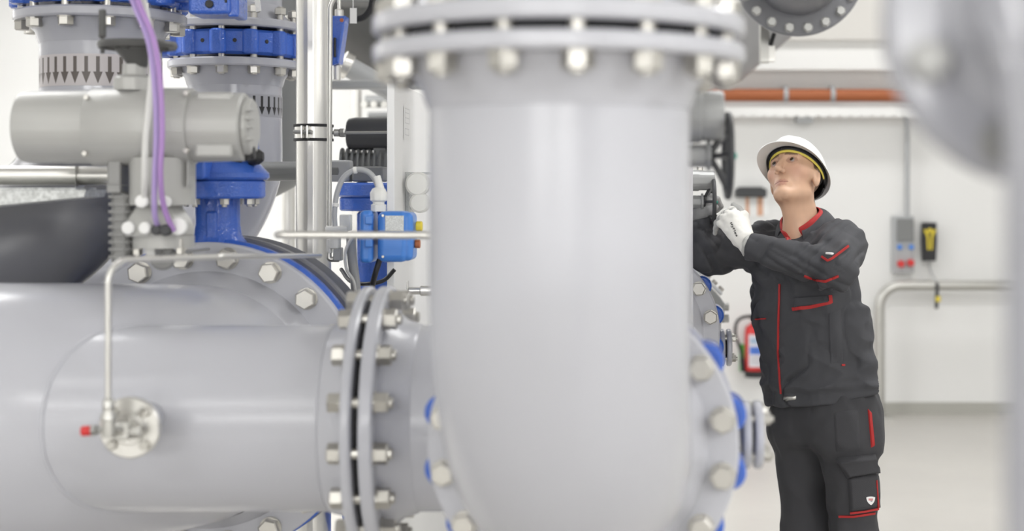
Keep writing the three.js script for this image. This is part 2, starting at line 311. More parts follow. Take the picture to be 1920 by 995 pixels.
{ // short pipe behind the second valve
  const g = thing('connecting_pipe', 'pale grey pipe leading back from the blue valve beside the worker', 'pipe', V(VB.c.x, 0.95, -5.13));
  put(g, 'pipe', lathe([[D400.r, 0], [D400.r, 1.2]], V(VB.c.x, 1.192, -5.16), V(0, 0, -1), 48), M.paint);
  put(g, 'flange', disc(D400.f, 0, 0.03, V(VB.c.x, 1.192, -5.145), V(0, 0, -1), 48), M.paint);
  put(g, 'support', box2(V(VB.c.x - 0.05, 0, -5.7), V(VB.c.x + 0.05, 1.0, -5.8), 0.004), M.paint);
}
{ // dark gearbox further back
  const c = at(1332, 556, 6.3), s = 6.3 / FOCAL, g = thing('gearbox', 'dark grey gearbox with slanted bolted lid right of the blue valve', 'gearbox', c.clone().add(V(0, -0.12, 0)));
  const o = [[-44, -52], [-30, -48], [16, -2], [24, 10], [24, 46], [-44, 46]].map(p => [p[0] * s, -p[1] * s]);
  put(g, 'case', prism(o, 0.16, 0.006).translate(c.x, c.y, c.z), M.machine);
  put(g, 'lid', box(0.15, 0.016, 0.17, c.clone().add(V(-0.005 * 2, 0.068, 0)), 0.005, new THREE.Quaternion().setFromAxisAngle(Z, -0.79)), M.greyPlastic);
  for (const [x, y] of [[-26, -44], [-14, -32], [-2, -20], [10, -8]]) place(g, 'bolt', boltGeo(0.022, 0.016, 0.01), M.zinc, c.clone().add(V(x * s + 0.012, -y * s + 0.012, 0.05)), V(1, 1, 0));
  for (const y of [18, 40]) place(g, 'bolt', boltGeo(0.03, 0.02, 0.01), M.darkZinc, c.clone().add(V(24 * s, -y * s, 0.02)), X);
  put(g, 'pedestal', box2(V(c.x - 0.09, 0, c.z - 0.06), V(c.x + 0.04, c.y - 0.1, c.z + 0.06), 0.004), M.machine);
}
// ---------------------------------------------------------------- header pipe and big elbow on the left
function segDist(x, y, z, a, b) { const dx = b.x - a.x, dy = b.y - a.y, dz = b.z - a.z, t = Math.min(1, Math.max(0, ((x - a.x) * dx + (y - a.y) * dy + (z - a.z) * dz) / (dx * dx + dy * dy + dz * dz))); return Math.hypot(x - a.x - dx * t, y - a.y - dy * t, z - a.z - dz * t); }
const HY = 1.1635, HZ = -3.29;
{
  const g = thing('header_pipe', 'pale grey horizontal pipe section right of the flange joint, passing behind the huge pipe', 'pipe', V(-0.35, HY - 0.21, HZ));
  const c = V(-0.486, HY, HZ);
  put(g, 'pipe', merge(lathe([[D400.r, 0], [D400.r, 0.49], [D400.r * 0.8, 0.55], [D400.r * 0.4, 0.575], [0, 0.58]], V(-0.43, HY, HZ), X, 72), lathe([[D400.r, 0], [D400.r, 0.25]], V(VA.c.x + 0.01, 1.185, HZ + 0.02), V(0, 0, 1), 56)), M.paint);
  const f = put(g, 'flange', flangeGeo(c, V(-1, 0, 0), D400.f, D400.r, 0.0295, 0.065, 0.232), M.paint);
  put(g, 'branch_flange', disc(D400.f, 0, 0.03, V(VA.c.x + 0.005, 1.19, -2.925), V(0, 0, 1), 56), M.paint);
  boltRing(f, c, X, 16, D400.p, Z, 0.13, boltGeo(0.038, 0.026, 0.067, 0, 0.009), M.zinc);
  put(g, 'gasket', disc(0.245, 0, 0.0148, V(-0.5304, HY, HZ), X, 64, 0.001), M.rubber, 'black gasket between the flanges');
  put(g, 'support_leg', merge(box2(V(-0.2, 0, HZ - 0.05), V(-0.1, HY - 0.19, HZ + 0.05), 0.004), box2(V(-0.25, 0, HZ - 0.1), V(-0.05, 0.012, HZ + 0.1), 0.003)), M.paint);
}
const BE = { x: -1.048, y: 1.126, z: -3.84, r: 0.2965, f: 0.405, p: 0.3676 };
{
  const g = thing('elbow_pipe', 'very large pale grey elbow pipe with branch, lower left foreground', 'pipe', V(-1.3, HY - 0.3, HZ));
  const R = 0.51;
  const pts = fillet([V(RM.x0 + 0.005, HY, HZ), V(BE.x, HY, HZ), V(BE.x, BE.y, BE.z + 0.03)], R, 30);
  put(g, 'pipe_bend', sweep(pts, BE.r, 88), M.paint);
  put(g, 'branch_pipe', lathe([[D400.r, -0.6], [D400.r, 0.04]], V(-0.64, HY, HZ), X, 80), M.paint);
  { // weld bead where the branch leaves the bend
    const w = []; for (let k = 0; k < 96; k++) { const a = k / 96 * 2 * PI, y = HY + Math.sin(a) * D400.r, z = HZ + Math.cos(a) * D400.r; let x = -0.62; for (; x > -1.25; x -= 0.002) { let m = 9; for (let i = 1; i < pts.length; i++) m = Math.min(m, segDist(x, y, z, pts[i - 1], pts[i])); if (m < BE.r) break; } if (x > -1.24) w.push(V(x, y, z)); }
    w.push(w[0].clone()); put(g, 'weld_seam', sweep(w, 0.0045, 8, false), M.paint);
  }
  const c = V(-0.553, HY, HZ), f = put(g, 'flange', flangeGeo(c, X, D400.f, D400.r, 0.0225, 0.06, 0.228), M.paint);
  boltRing(f, c, V(-1, 0, 0), 16, D400.p, Z, -0.13, boltGeo(0.038, 0.024, 0.02), M.zinc);
  const fc = V(BE.x, BE.y, BE.z), f2 = put(g, 'flange', flangeGeo(fc, V(0, 0, -1), BE.f, BE.r, 0.04, 0.07, 0.325, 88), M.paint, 'larger flange facing the viewer');
  boltRing(f2, fc, Z, 20, BE.p, Y, PI / 20, boltGeo(0.046, 0.03, 0.03), M.zinc);
  put(g, 'weld_seam', weld(V(-0.615, HY, HZ), X, D400.r, 0.0025), M.paint);
  put(g, 'support_saddle', merge(box2(V(-1.75, 0, HZ - 0.16), V(-1.6, HY - 0.22, HZ + 0.16), 0.004), box2(V(-1.8, 0, HZ - 0.25), V(-1.55, 0.012, HZ + 0.25), 0.003)), M.paint);
}
{ // instrument nozzle with needle valve and impulse tube
  const d = 2.96, c = at(242, 802, d), g = thing('instrument_valve', 'small stainless instrument valve with round flange and red cap on the elbow pipe', 'valve', c.clone().add(V(0, -0.062, 0)));
  put(g, 'nozzle', rod(V(c.x, c.y, HZ + 0.15), V(c.x, c.y, c.z - 0.005), 0.032, 32), M.paint);
  const f = put(g, 'flange', lathe([[0, -0.014], [0.058, -0.014], [0.061, -0.011], [0.061, -0.002], [0.058, 0.001], [0.034, 0.001], [0.032, 0.004], [0, 0.004]], c, Z, 56), M.steel, 'polished stainless blind flange');
  boltRing(f, c, Z, 4, 0.046, Y, PI / 4, boltGeo(0.018, 0.012, 0.01), M.zinc);
  put(g, 'manifold_block', merge(disc(0.018, 0, 0.03, c, Z, 6, 0.002), box(0.03, 0.036, 0.026, c.clone().add(V(-0.002, 0, 0.03)), 0.004), rod(c.clone().add(V(0.012, -0.004, 0.03)), c.clone().add(V(0.034, -0.004, 0.032)), 0.012, 6)), M.steelDull);
  const v = at(204, 800, 2.9);
  put(g, 'valve_body', merge(rod(c.clone().add(V(0, 0, 0.03)), v, 0.011, 16), lathe([[0.0, -0.02], [0.012, -0.02], [0.013, -0.008], [0.013, 0.012], [0.016, 0.014], [0.016, 0.022], [0.011, 0.032], [0.012, 0.036], [0.012, 0.05], [0.008, 0.056], [0, 0.056]], v, Y, 20)), M.steelDull);
  put(g, 'side_screw', rod(c.clone().add(V(0.018, 0.03, 0.028)), c.clone().add(V(0.036, 0.044, 0.028)), 0.004, 10), M.steelDull);
  const cap = at(153, 808, 2.9), nut = at(183, 806, 2.9);
  put(g, 'stem', merge(rod(v, nut, 0.006, 12), rod(nut.clone().add(V(-0.001, 0, 0)), at(171, 807, 2.9), 0.011, 6)), M.darkZinc);
  put(g, 'cap', rod(at(171, 807, 2.9), cap, 0.010, 20), M.red, 'red plastic cap');
  put(g, 'impulse_tube', sweep(fillet([at(203, 752, 2.9), at(203, 488, 2.9), at(415, 481, 3.1), at(600, 479, 3.9)], 0.045, 12), 0.0062, 16), M.steel, 'thin stainless tube');
}
{ // big blue valve behind the large flange
  const c = V(BE.x, BE.y, BE.z - 0.04 - 0.075), g = thing('butterfly_valve', 'large blue butterfly valve with tall neck behind the elbow pipe flange', 'valve', c.clone().add(V(0, -0.41, 0)));
  put(g, 'valve_body', boxUV(lathe([[0.28, -0.075], [0.4, -0.072], [0.412, -0.06], [0.412, -0.035], [0.39, -0.02], [0.39, 0.03], [0.4, 0.045], [0.402, 0.07], [0.28, 0.075]], c, V(0, 0, -1), 96), 9), M.blue);
  const n0 = at(402, 372, 3.955), yt = n0.y;
  put(g, 'neck', boxUV(merge(lathe([[0.115, 0], [0.085, 0.03], [0.063, 0.06], [0.058, 0.09], [0.058, yt - c.y - 0.36]], V(c.x, c.y + 0.36, c.z), Y, 40), box(0.03, 0.13, 0.13, V(c.x, c.y + 0.42, c.z), 0.008)), 9), M.blue);
  const f = put(g, 'mounting_flange', boxUV(disc(0.124, 0, 0.049, V(c.x, yt, c.z), Y, 56, 0.005), 9), M.blue);
  boltRing(f, V(c.x, yt, c.z), V(0, -1, 0), 8, 0.098, Z, 0.35, boltGeo(0.022, 0.014, 0.02, 0, 0.006), M.zinc);
  const t = yt + 0.0492;
  put(g, 'gear_housing', boxUV(merge(lathe([[0, 0], [0.128, 0], [0.134, 0.006], [0.134, 0.018], [0.128, 0.024], [0.108, 0.045], [0.1, 0.052], [0, 0.052]], V(c.x, t, c.z), Y, 56), box(0.15, 0.052, 0.16, V(c.x - 0.06, t + 0.026, c.z + 0.1), 0.01), box(0.012, 0.09, 0.1, V(c.x + 0.093, t + 0.07, c.z), 0.004)), 9), M.blue);
  put(g, 'stop_screw', merge(rod(V(c.x + 0.05, t + 0.062, c.z + 0.08), V(c.x + 0.083, t + 0.062, c.z + 0.07), 0.018, 16), lathe([[0, 0], [0.021, 0], [0.023, 0.01], [0.02, 0.025], [0.012, 0.036], [0, 0.038]], V(c.x + 0.097, t + 0.06, c.z + 0.05), X, 20)), M.black, 'black rubber plug');
}
{ // pipe continuing back from the big valve
  const g = thing('connecting_pipe', 'grey broad flange and dark expansion joint behind the large blue valve', 'pipe', V(BE.x, BE.y - 0.42, -4.02));
  const f = put(g, 'flange', flangeGeo(V(BE.x, BE.y, -4.015), Z, 0.418, BE.r, 0.045, 0.07, 0.325, 80), M.shadedSlate);
  boltRing(f, V(BE.x, BE.y, -4.015), V(0, 0, -1), 20, BE.p, Y, PI / 20, boltGeo(0.046, 0.03, 0.02, 0, 0.02), M.zinc);
  put(g, 'rubber_bellows', lathe([[0.3, 0], [0.34, 0.03], [0.4, 0.07], [0.415, 0.1], [0.4, 0.13], [0.35, 0.16], [0.35, 0.2], [0.38, 0.22], [0.38, 0.25], [0.31, 0.27]], V(BE.x, BE.y, -4.04), V(0, 0, -1), 80), M.shadedSlate, 'dark rubber expansion joint');
  put(g, 'end_cap', lathe([[BE.r, 0], [BE.r, 0.02], [BE.r * 0.85, 0.07], [BE.r * 0.5, 0.105], [0, 0.115]], V(BE.x, BE.y, -4.3), V(0, 0, -1), 72), M.paintShaded);
  put(g, 'support', box2(V(BE.x - 0.06, 0, -4.3), V(BE.x + 0.06, BE.y - 0.28, -4.36), 0.004), M.paintShaded);
}
// ---------------------------------------------------------------- risers with flow arrows
function arrowTex(n, ink, ground) {
  const c = document.createElement('canvas'); c.width = 1024; c.height = 128; const x = c.getContext('2d');
  x.fillStyle = ground; x.fillRect(0, 0, 1024, 128); x.fillStyle = ink;
  for (let k = 0; k < n; k++) { const u = (k + 0.5) * 1024 / n, w = 1024 / n; x.fillRect(u - w * 0.16, 10, w * 0.32, 64); x.beginPath(); x.moveTo(u - w * 0.4, 72); x.lineTo(u + w * 0.4, 72); x.lineTo(u, 120); x.fill(); }
  const t = new THREE.CanvasTexture(c); t.colorSpace = THREE.SRGBColorSpace; t.wrapS = THREE.RepeatWrapping; t.repeat.x = 2; return t;
}
const band = (r, y0, y1, c, tex, rough) => [norm(new THREE.CylinderGeometry(r, r, y1 - y0, 72, 1, true)).translate(c.x, (y0 + y1) / 2, c.z), std(rgb(1, 1, 1), rough, 0, { map: tex })];
const D300 = { r: 0.162, f: 0.230, p: 0.205 };
{
  const c = at(190, 0, 4.15), g = thing('riser_pipe', 'grey vertical pipe with brown flow arrows at the upper left', 'pipe', V(c.x, 1.2, c.z));
  const e = spline([V(c.x, 2.07, c.z), V(c.x, 1.95, c.z), V(c.x, 1.85, c.z), V(c.x - 0.01, 1.74, c.z + 0.03), at(118, 392, 3.99), at(48, 450, 3.9), at(-60, 500, 3.87), at(-300, 520, 3.86), at(-760, 525, 3.86)], 70);
  put(g, 'pipe_bend', sweep(e, D300.r, 64), M.paintShaded);
  const fc = V(c.x, 2.126, c.z), f = put(g, 'flange', flangeGeo(fc, Y, D300.f, D300.r, 0.028, 0.06, 0.188), M.paintShaded);
  boltRing(f, fc, V(0, -1, 0), 12, D300.p, Z, 0.12, boltGeo(0.036, 0.022, 0.05), M.zinc);
  put(g, 'arrow_band', ...band(D300.r + 0.0008, 1.945, 2.03, V(c.x, 0, c.z), arrowTex(17, '#57504c', '#bcb7b8'), 0.4), 'printed band of brown arrows pointing down');
  put(g, 'elbow_shade', sweep(e.slice(26).map(p => p.clone()), 0.178, 64), M.shadedSlate, 'grey bend with shade put into its colour');  // shade under the bend is put into the colour of this sleeve
  const v = thing('butterfly_valve', 'blue valve on top of the pipe with brown arrows, cut by the top edge', 'valve', V(c.x, 2.158, c.z));
  lugValve(v, V(c.x, 2.215, c.z), Y, 0.15, 0.222, 0.24, 0.05, 12, 0.21, 0.036, Z, 0.12, M.blue);
  const gb = at(403, 0, 4.05);
  put(v, 'gearbox', boxUV(merge(box(0.115, 0.15, 0.12, V(gb.x, 2.21, gb.z), 0.012), box(0.03, 0.17, 0.1, V(gb.x + 0.062, 2.215, gb.z), 0.006), rod(V(c.x + 0.2, 2.215, gb.z - 0.05), V(gb.x, 2.215, gb.z - 0.04), 0.035)), 9), M.blue);
  put(v, 'plug', disc(0.011, 0, 0.008, V(gb.x + 0.002, 2.162, gb.z + 0.06), Z, 20, 0.002), M.black, 'black plug');
  put(v, 'indicator_slot', box(0.008, 0.05, 0.012, V(gb.x + 0.045, 2.19, gb.z + 0.055), 0.003), M.black, 'black slot');
  const h = thing('pipe_spool', 'grey upper pipe above the blue valve at the top left edge', 'pipe', V(c.x, 2.27, c.z));
  put(h, 'flange', flangeGeo(V(c.x, 2.3, c.z), V(0, -1, 0), D300.f, D300.r, 0.028, 0.06, 0.188), M.paintShaded);
  put(h, 'pipe', lathe([[D300.r, 0], [D300.r, RM.h - 2.35]], V(c.x, 2.35, c.z), Y, 56), M.paintShaded);
}
{
  const c = at(441, 0, 5.27), g = thing('riser_pipe', 'grey vertical pipe with black flow arrows under a blue lugged valve', 'pipe', V(c.x, 1.2, c.z));
  const e = spline([V(c.x, 2.04, c.z), V(c.x, 1.9, c.z), V(c.x, 1.76, c.z), at(437, 330, 5.27), at(415, 385, 5.27), at(375, 440, 5.25), at(310, 490, 5.22), at(200, 520, 5.2), at(-300, 525, 5.2)], 80);
  put(g, 'pipe_bend', sweep(e, D300.r, 64), M.paintShaded);
  const y0 = 2.09, fc = V(c.x, y0, c.z), f = put(g, 'flange', flangeGeo(fc, Y, D300.f, D300.r, 0.029, 0.06, 0.188), M.paintShaded);
  boltRing(f, fc, V(0, -1, 0), 12, D300.p, Z, -0.03, boltGeo(0.036, 0.022, 0.185, 0.004, 0.004), M.zinc);
  put(g, 'arrow_band', ...band(D300.r + 0.0008, 1.922, 1.998, V(c.x, 0, c.z), arrowTex(17, '#151517', '#9b9ca2'), 0.3), 'printed band of black arrows pointing down');
  const v = thing('butterfly_valve', 'blue lugged valve clamped between two grey flanges above the black arrows', 'valve', V(c.x, 2.128, c.z));
  lugValve(v, V(c.x, 2.172, c.z), Y, 0.15, 0.214, 0.24, 0.043, 12, 0.206, 0.03, Z, -0.03, M.blue);
  put(v, 'side_gland', boxUV(rod(V(c.x - 0.2, 2.172, c.z + 0.05), V(c.x - 0.27, 2.172, c.z + 0.06), 0.045), 9), M.blue);
  for (const a of [-0.28, 0.24, 0.76]) put(v, 'set_hole', disc(0.007, 0, 0.004, V(c.x + Math.sin(a) * 0.212, 2.175, c.z + Math.cos(a) * 0.212), V(Math.sin(a), 0, Math.cos(a)), 14, 0.001), M.black, 'small dark hole');
  const h = thing('pipe_spool', 'grey upper pipe with flange above the blue lugged valve', 'pipe', V(c.x, 2.225, c.z));
  put(h, 'flange', flangeGeo(V(c.x, 2.254, c.z), V(0, -1, 0), D300.f, D300.r, 0.029, 0.06, 0.188), M.paintShaded);
  put(h, 'pipe', lathe([[D300.r, 0], [D300.r, RM.h - 2.31]], V(c.x, 2.31, c.z), Y, 56), M.paintShaded);
  const tag = at(480, 8, 5.0);
  const s = solo('warning_tag', 'white strip tag hanging in front of the upper grey pipe', 'tag', prism([[-0.012, 0.08], [0.006, 0.08], [0.018, -0.022], [0.0, -0.026]], 0.002, 0.0005).translate(tag.x, tag.y, tag.z), M.white);
}
// ---------------------------------------------------------------- grey electric actuator in front of the big blue valve
{
  const d = 3.42, s = d / FOCAL, P = (x, y, dd = 0) => at(x, y, d + dd), g = thing('electric_actuator', 'large silver grey electric actuator with purple cables above the elbow pipe', 'actuator', P(305, 480));
  const y = P(0, 238).y, z = -d, seg = 64;
  const L = (p0, prof) => lathe(prof.map(q => [q[0] * s, q[1] * s]), V(P(p0, 0).x, y, z), X, seg);
  put(g, 'motor_cover', L(41, [[0, 0], [58, 0], [65, 4], [67, 12], [68, 60], [69, 134], [0, 134]]), M.silver);
  const body = put(g, 'gear_housing', merge(L(175, [[0, 0], [71, 0], [73, 3], [73, 185], [70, 190], [0, 190]]), box2(P(178, 168, -0.05), P(362, 300, 0.05), 0.02)), M.silver);
  for (const [x, yy] of [[181, 186], [178, 289], [364, 178], [364, 284]]) place(body, 'bolt', boltGeo(0.011, 0.007, 0.01), M.zinc, V(P(x, 0).x, P(0, yy).y, z + 0.062), Z);
  put(g, 'control_housing', merge(L(362, [[0, 0], [66, 0], [64, 96], [60, 100], [0, 100]]), box2(P(364, 268, -0.07), P(456, 297, 0.03), 0.008), box2(P(366, 172, -0.05), P(452, 196, 0.03), 0.008)), M.silver);
  const cap = put(g, 'end_cap', L(459, [[0, 0], [52, 0], [54, 3], [54, 12], [50, 17], [0, 17]]), M.silver);
  for (const yy of [206, 222, 238, 260]) put(cap, 'rib', box2(P(461, yy - 3, -0.075), P(477, yy + 3, -0.04), 0.002), M.silver);
  put(g, 'cable_plug', merge(rod(P(452, 288), P(478, 286), 0.016), rod(P(462, 272), P(470, 300), 0.012)), M.black, 'black cable glands');
  // handwheel on top
  const hy = P(0, 90).y, hc = V(P(258, 0).x, hy, z);
  put(g, 'stem_tower', lathe([[0.045, 0], [0.045, 0.028], [0.038, 0.034], [0.026, 0.036], [0.025, 0.06], [0, 0.06]], V(hc.x - 0.008, P(0, 170).y, z), Y, 40), M.silver);
  const hw = put(g, 'handwheel', merge(lathe([[0.07, 0], [0.086, -0.002], [0.089, 0.006], [0.086, 0.014], [0.07, 0.012], [0.07, 0]], hc, Y, 56), lathe([[0, -0.044], [0.02, -0.044], [0.024, -0.036], [0.05, -0.006], [0.05, 0.002], [0, 0.004]], hc, Y, 24), ...[0, 1, 2, 3, 4].map(k => rod(V(hc.x, hy - 0.012, z), V(hc.x + 0.076 * Math.cos(k * 1.257 + 0.5), hy + 0.006, z + 0.076 * Math.sin(k * 1.257 + 0.5)), 0.008, 8))), M.wheel, 'dark grey handwheel');
  put(hw, 'crank_grip', merge(rod(P(192, 70, -0.03), P(192, 18, -0.03), 0.0085, 20), rod(P(192, 100, -0.03), P(192, 66, -0.03), 0.005, 12)), M.wheel, 'dark crank grip');
  // lower half
  put(g, 'gear_column', merge(box2(P(200, 300, -0.04), P(250, 352, 0.05), 0.006), box2(P(199, 345, -0.045), P(252, 362, 0.055), 0.004)), M.silverDark);
  const fins = put(g, 'cooling_body', lathe([[0, 0], [20 * s, 0], [20 * s, 130 * s], [0, 130 * s]], P(230, 492), Y, 36), M.silverDark);
  for (let k = 0; k < 9; k++) put(fins, 'fin', disc(0.0315, 0, 0.0075, P(230, 484 - k * 14), Y, 32, 0.001), M.silverDark);
  put(g, 'worm_case', merge(lathe([[0, 0], [60 * s, 0], [60 * s, 88 * s], [0, 88 * s]], P(305, 384), Y, 48), box2(P(350, 300, -0.05), P(364, 350, 0.0), 0.004)), M.silver);
  const bell = put(g, 'terminal_bell', lathe([[0, 0], [64 * s, 0], [66 * s, 4 * s], [66 * s, 18 * s], [60 * s, 32 * s], [46 * s, 52 * s], [44 * s, 60 * s], [0, 60 * s]], P(298, 442), Y, 8, 0.4).translate(0, 0, 0), M.silver);
  for (const [x, yy, r, dd] of [[268, 377, 12, -0.075], [312, 378, 11, -0.075], [243, 427, 12, -0.062], [274, 427, 11, -0.08], [336, 424, 16, -0.07]]) put(bell, 'sealing_plug', disc(r * s, 0, 0.014, P(x, yy, dd), Z, 28, 0.003), M.white, 'white sealing plug');
  put(bell, 'cable_gland', merge(disc(0.013, 0, 0.02, P(314, 431, -0.085), Z, 16), disc(0.012, 0, 0.02, P(297, 430, -0.08), Z, 16)), M.charcoal, 'dark cable gland');
  put(g, 'mounting_foot', merge(lathe([[0, 0], [56 * s, 0], [56 * s, 22 * s], [0, 22 * s]], P(307, 464), Y, 48), box2(P(272, 462, -0.06), P(318, 484, 0.05), 0.004)), M.silver);
  for (const [x, yy] of [[258, 472], [338, 470]]) place(g, 'bolt', boltGeo(0.02, 0.013, 0.02, 0, 0.006), M.zinc, P(x, yy - 6, -0.04), V(0, -1, 0));
  put(g, 'mounting_bracket', merge(box2(P(318, 478, 0.0), P(395, 464, 0.3), 0.003), rod(P(305, 482, 0), P(305, 478, 0.1), 0.03)), M.silverDark);
}
// cables
{
  const mk = (nm, label, pts, r, mat, grp) => solo(nm, label, 'cable', sweep(spline(pts, 110), r, 12), mat, grp);
  mk('signal_cable', 'left purple cable hanging in front of the actuator', [V(at(196, 0, 3.3).x, RM.h - 0.002, -3.3), V(at(202, 0, 3.3).x, 3.0, -3.3), V(at(214, 0, 3.3).x, 2.4, -3.3), at(236, -40, 3.3), at(252, 10, 3.28), at(276, 70, 3.27), at(288, 140, 3.26), at(293, 240, 3.26), at(290, 340, 3.27), at(290, 400, 3.3), at(297, 430, 3.34)], 0.0062, M.purple);
  mk('signal_cable', 'right purple cable hanging in front of the actuator', [V(at(206, 0, 3.29).x, RM.h - 0.002, -3.29), V(at(212, 0, 3.29).x, 3.0, -3.29), V(at(224, 0, 3.29).x, 2.4, -3.29), at(246, -40, 3.29), at(262, 10, 3.27), at(287, 70, 3.26), at(299, 140, 3.25), at(304, 240, 3.25), at(301, 330, 3.26), at(308, 390, 3.3), at(325, 432, 3.33)], 0.0062, M.purpleDark);
  mk('power_cable', 'white cable running down the front of the actuator beside the purple cables', [V(at(222, 0, 3.32).x, RM.h - 0.002, -3.32), V(at(228, 0, 3.32).x, 3.0, -3.32), V(at(240, 0, 3.32).x, 2.4, -3.32), at(262, -40, 3.32), at(280, 60, 3.31), at(285, 130, 3.3), at(279, 200, 3.3), at(273, 260, 3.3), at(271, 330, 3.31), at(270, 372, 3.34)], 0.0075, M.whiteCable);
}
{ // stainless rail with clamp, and zinc tray side at the left edge
  const d = 3.6, g = thing('handrail', 'stainless horizontal tube with clamp at the left edge', 'tube', at(100, 350, d));
  put(g, 'tube', sweep([at(-900, 330, d), at(-300, 330, d), at(210, 329, d)], 0.0232, 28), M.steel);
  put(g, 'clamp', merge(box2(at(141, 311, d - 0.03), at(158, 356, d + 0.03), 0.004), box2(at(136, 352, d - 0.03), at(166, 358, d + 0.03), 0.002)), M.steelDull, 'dull clamp block');
  put(g, 'wall_plate', disc(0.05, 0, 0.01, V(RM.x0, at(0, 330, d).y, -d), X, 24), M.steel);
  const t = thing('cable_tray', 'galvanised sheet metal tray tapering below the stainless rail', 'tray', at(60, 390, d - 0.05));
  const k = (d - 0.05) / FOCAL, c = at(0, 360, d - 0.05);
  put(t, 'side', boxUV(prism([[-300, 4], [181, 4], [177, -9], [0, -27], [-300, -58]].map(p => [p[0] * k, p[1] * k]), 0.14, 0.001).translate(c.x, c.y, c.z), 6), M.galv);
  put(t, 'lip', boxUV(box2(at(-300, 352, d - 0.1), at(181, 356, d + 0.04), 0.001), 6), M.galv);
}
{ // stainless vertical pipe with clamp
  const d = 4.8, c = at(588, 0, d), g = thing('stainless_pipe', 'bright stainless vertical pipe with rubber lined clamp', 'pipe', V(c.x, 0, c.z)), r = 0.0557;
  put(g, 'pipe', lathe([[r, 0.0], [r, RM.h]], V(c.x, 0, c.z), Y, 56), M.steel);
  const yc = at(0, 249, d).y, h = 0.0225;
  const b = put(g, 'clamp', lathe([[r, -h], [r + 0.005, -h], [r + 0.005, h], [r, h]], V(c.x, yc, c.z), Y, 48), M.steel, 'polished pipe clamp');
  for (const s of [-1, 1]) put(b, 'rubber_lining', lathe([[r, -0.005], [r + 0.008, -0.004], [r + 0.008, 0.004], [r, 0.005]], V(c.x, yc + s * h, c.z), Y, 48), M.rubber, 'black rubber edge');
  for (const s of [-1, 1]) { put(b, 'ear', box(0.006, 0.04, 0.035, V(c.x + s * 0.009 - 0.012, yc, c.z + r + 0.015), 0.001), M.steel); }
  put(b, 'clamp_screw', rod(V(c.x - 0.05, yc, c.z + r + 0.018), V(c.x + 0.008, yc, c.z + r + 0.018), 0.007, 10), M.darkZinc);
  put(g, 'threaded_rod', merge(rod(V(c.x + r, yc, c.z), at(735, 248, d), 0.005, 12), rod(at(626, 249, d), at(637, 249, d), 0.012, 14), rod(at(637, 249, d), at(647, 249, d), 0.016, 6)), M.darkZinc, 'threaded rod with hexagon nut');
}
solo('thin_tube', 'thin dull steel tube running down beside the bright stainless pipe', 'tube', sweep(fillet([at(660, -80, 4.55), at(640, -30, 4.55), at(619, 12, 4.55), at(617, 432, 4.55)], 0.05, 8), 0.0078, 14), M.steelDull);
{
  const d = 6.7, c = at(541, 0, d), g = thing('background_pipe', 'narrow stainless pipe with small flange behind the bright stainless pipe', 'pipe', V(c.x, 0, c.z));
  put(g, 'pipe', lathe([[0.029, 0], [0.029, RM.h]], V(c.x, 0, c.z), Y, 32), M.steel);
  for (const y of [130, 186]) put(g, 'flange', merge(disc(0.06, -0.012, 0.012, V(c.x, at(0, y, d).y, c.z), Y, 32), disc(0.045, -0.03, 0.03, V(c.x, at(0, y, d).y, c.z), Y, 32)), M.steelDull);
}
{ // grey shaft and sleeve behind the blue gear
  const d = 5.0, g = thing('drive_shaft', 'grey horizontal drive shaft with sleeve right of the blue gear housing', 'shaft', at(590, 340, d));
  put(g, 'shaft', rod(at(470, 321, d), at(640, 321, d), 0.0325, 32), M.machine);
  put(g, 'sleeve', box2(at(616, 300, d - 0.03), at(663, 341, d + 0.05), 0.008), M.greyPlastic);
  put(g, 'bearing_block', box2(at(660, 312, d - 0.04), at(728, 341, d + 0.08), 0.006), M.machine);
  put(g, 'bracket', box2(at(668, 341, d + 0.02), at(690, 358, d + 0.06), 0.003), M.machine);
}
solo('vessel', 'grey vessel with rounded bottom behind the drive shaft', 'tank', lathe([[0, 0], [0.06, 0.012], [0.13, 0.05], [0.18, 0.1], [0.2, 0.18], [0.2, 0.9], [0, 0.9]], V(at(490, 0, 6.0).x, at(0, 374, 6.0).y, -6.0), Y, 48), M.machine);
{ // second blue valve head and dark motor
  const d = 5.0, c = at(700, 395, d), g = thing('butterfly_valve', 'dark blue valve head behind the small blue transmitter', 'valve', V(c.x, 0.6, c.z));
  put(g, 'mounting_flange', boxUV(disc(0.112, 0, 0.046, at(700, 395, d), Y, 48, 0.005), 9), M.blue);
  put(g, 'gear_housing', boxUV(lathe([[0, 0], [0.112, 0], [0.118, 0.006], [0.112, 0.04], [0.1, 0.048], [0, 0.048]], at(700, 369.3, d), Y, 48), 9), M.blue);
  put(g, 'neck', boxUV(rod(V(c.x, 0.9, c.z), at(700, 396, d), 0.055, 32), 9), M.blue);
  put(g, 'valve_body', boxUV(lathe([[0.2, -0.06], [0.3, -0.06], [0.3, 0.06], [0.2, 0.06]], V(c.x, 0.8, c.z), V(1, 0, 0), 56), 9), M.blue);
  const e = 5.6, m = thing('electric_motor', 'dark grey horizontal motor with cooling fins left of the white cabinet', 'motor', at(695, 312, e));
  put(m, 'fan_cover', lathe([[0, 0], [0.05, 0], [0.058, 0.006], [0.062, 0.03], [0.062, 0.33], [0, 0.33]], at(652, 251, e), X, 40), M.charcoal);
  const fb = put(m, 'finned_case', rod(at(648, 305, e), at(760, 305, e), 0.036, 24), M.machine);
  for (let k = 0; k < 9; k++) put(fb, 'fin', disc(0.05, 0, 0.009, at(640 + k * 10.5, 302, e), X, 28, 0.002), M.machine);
  put(m, 'bracket', box2(at(700, 300, e - 0.03), at(727, 268, e + 0.03), 0.004), M.machine);
}
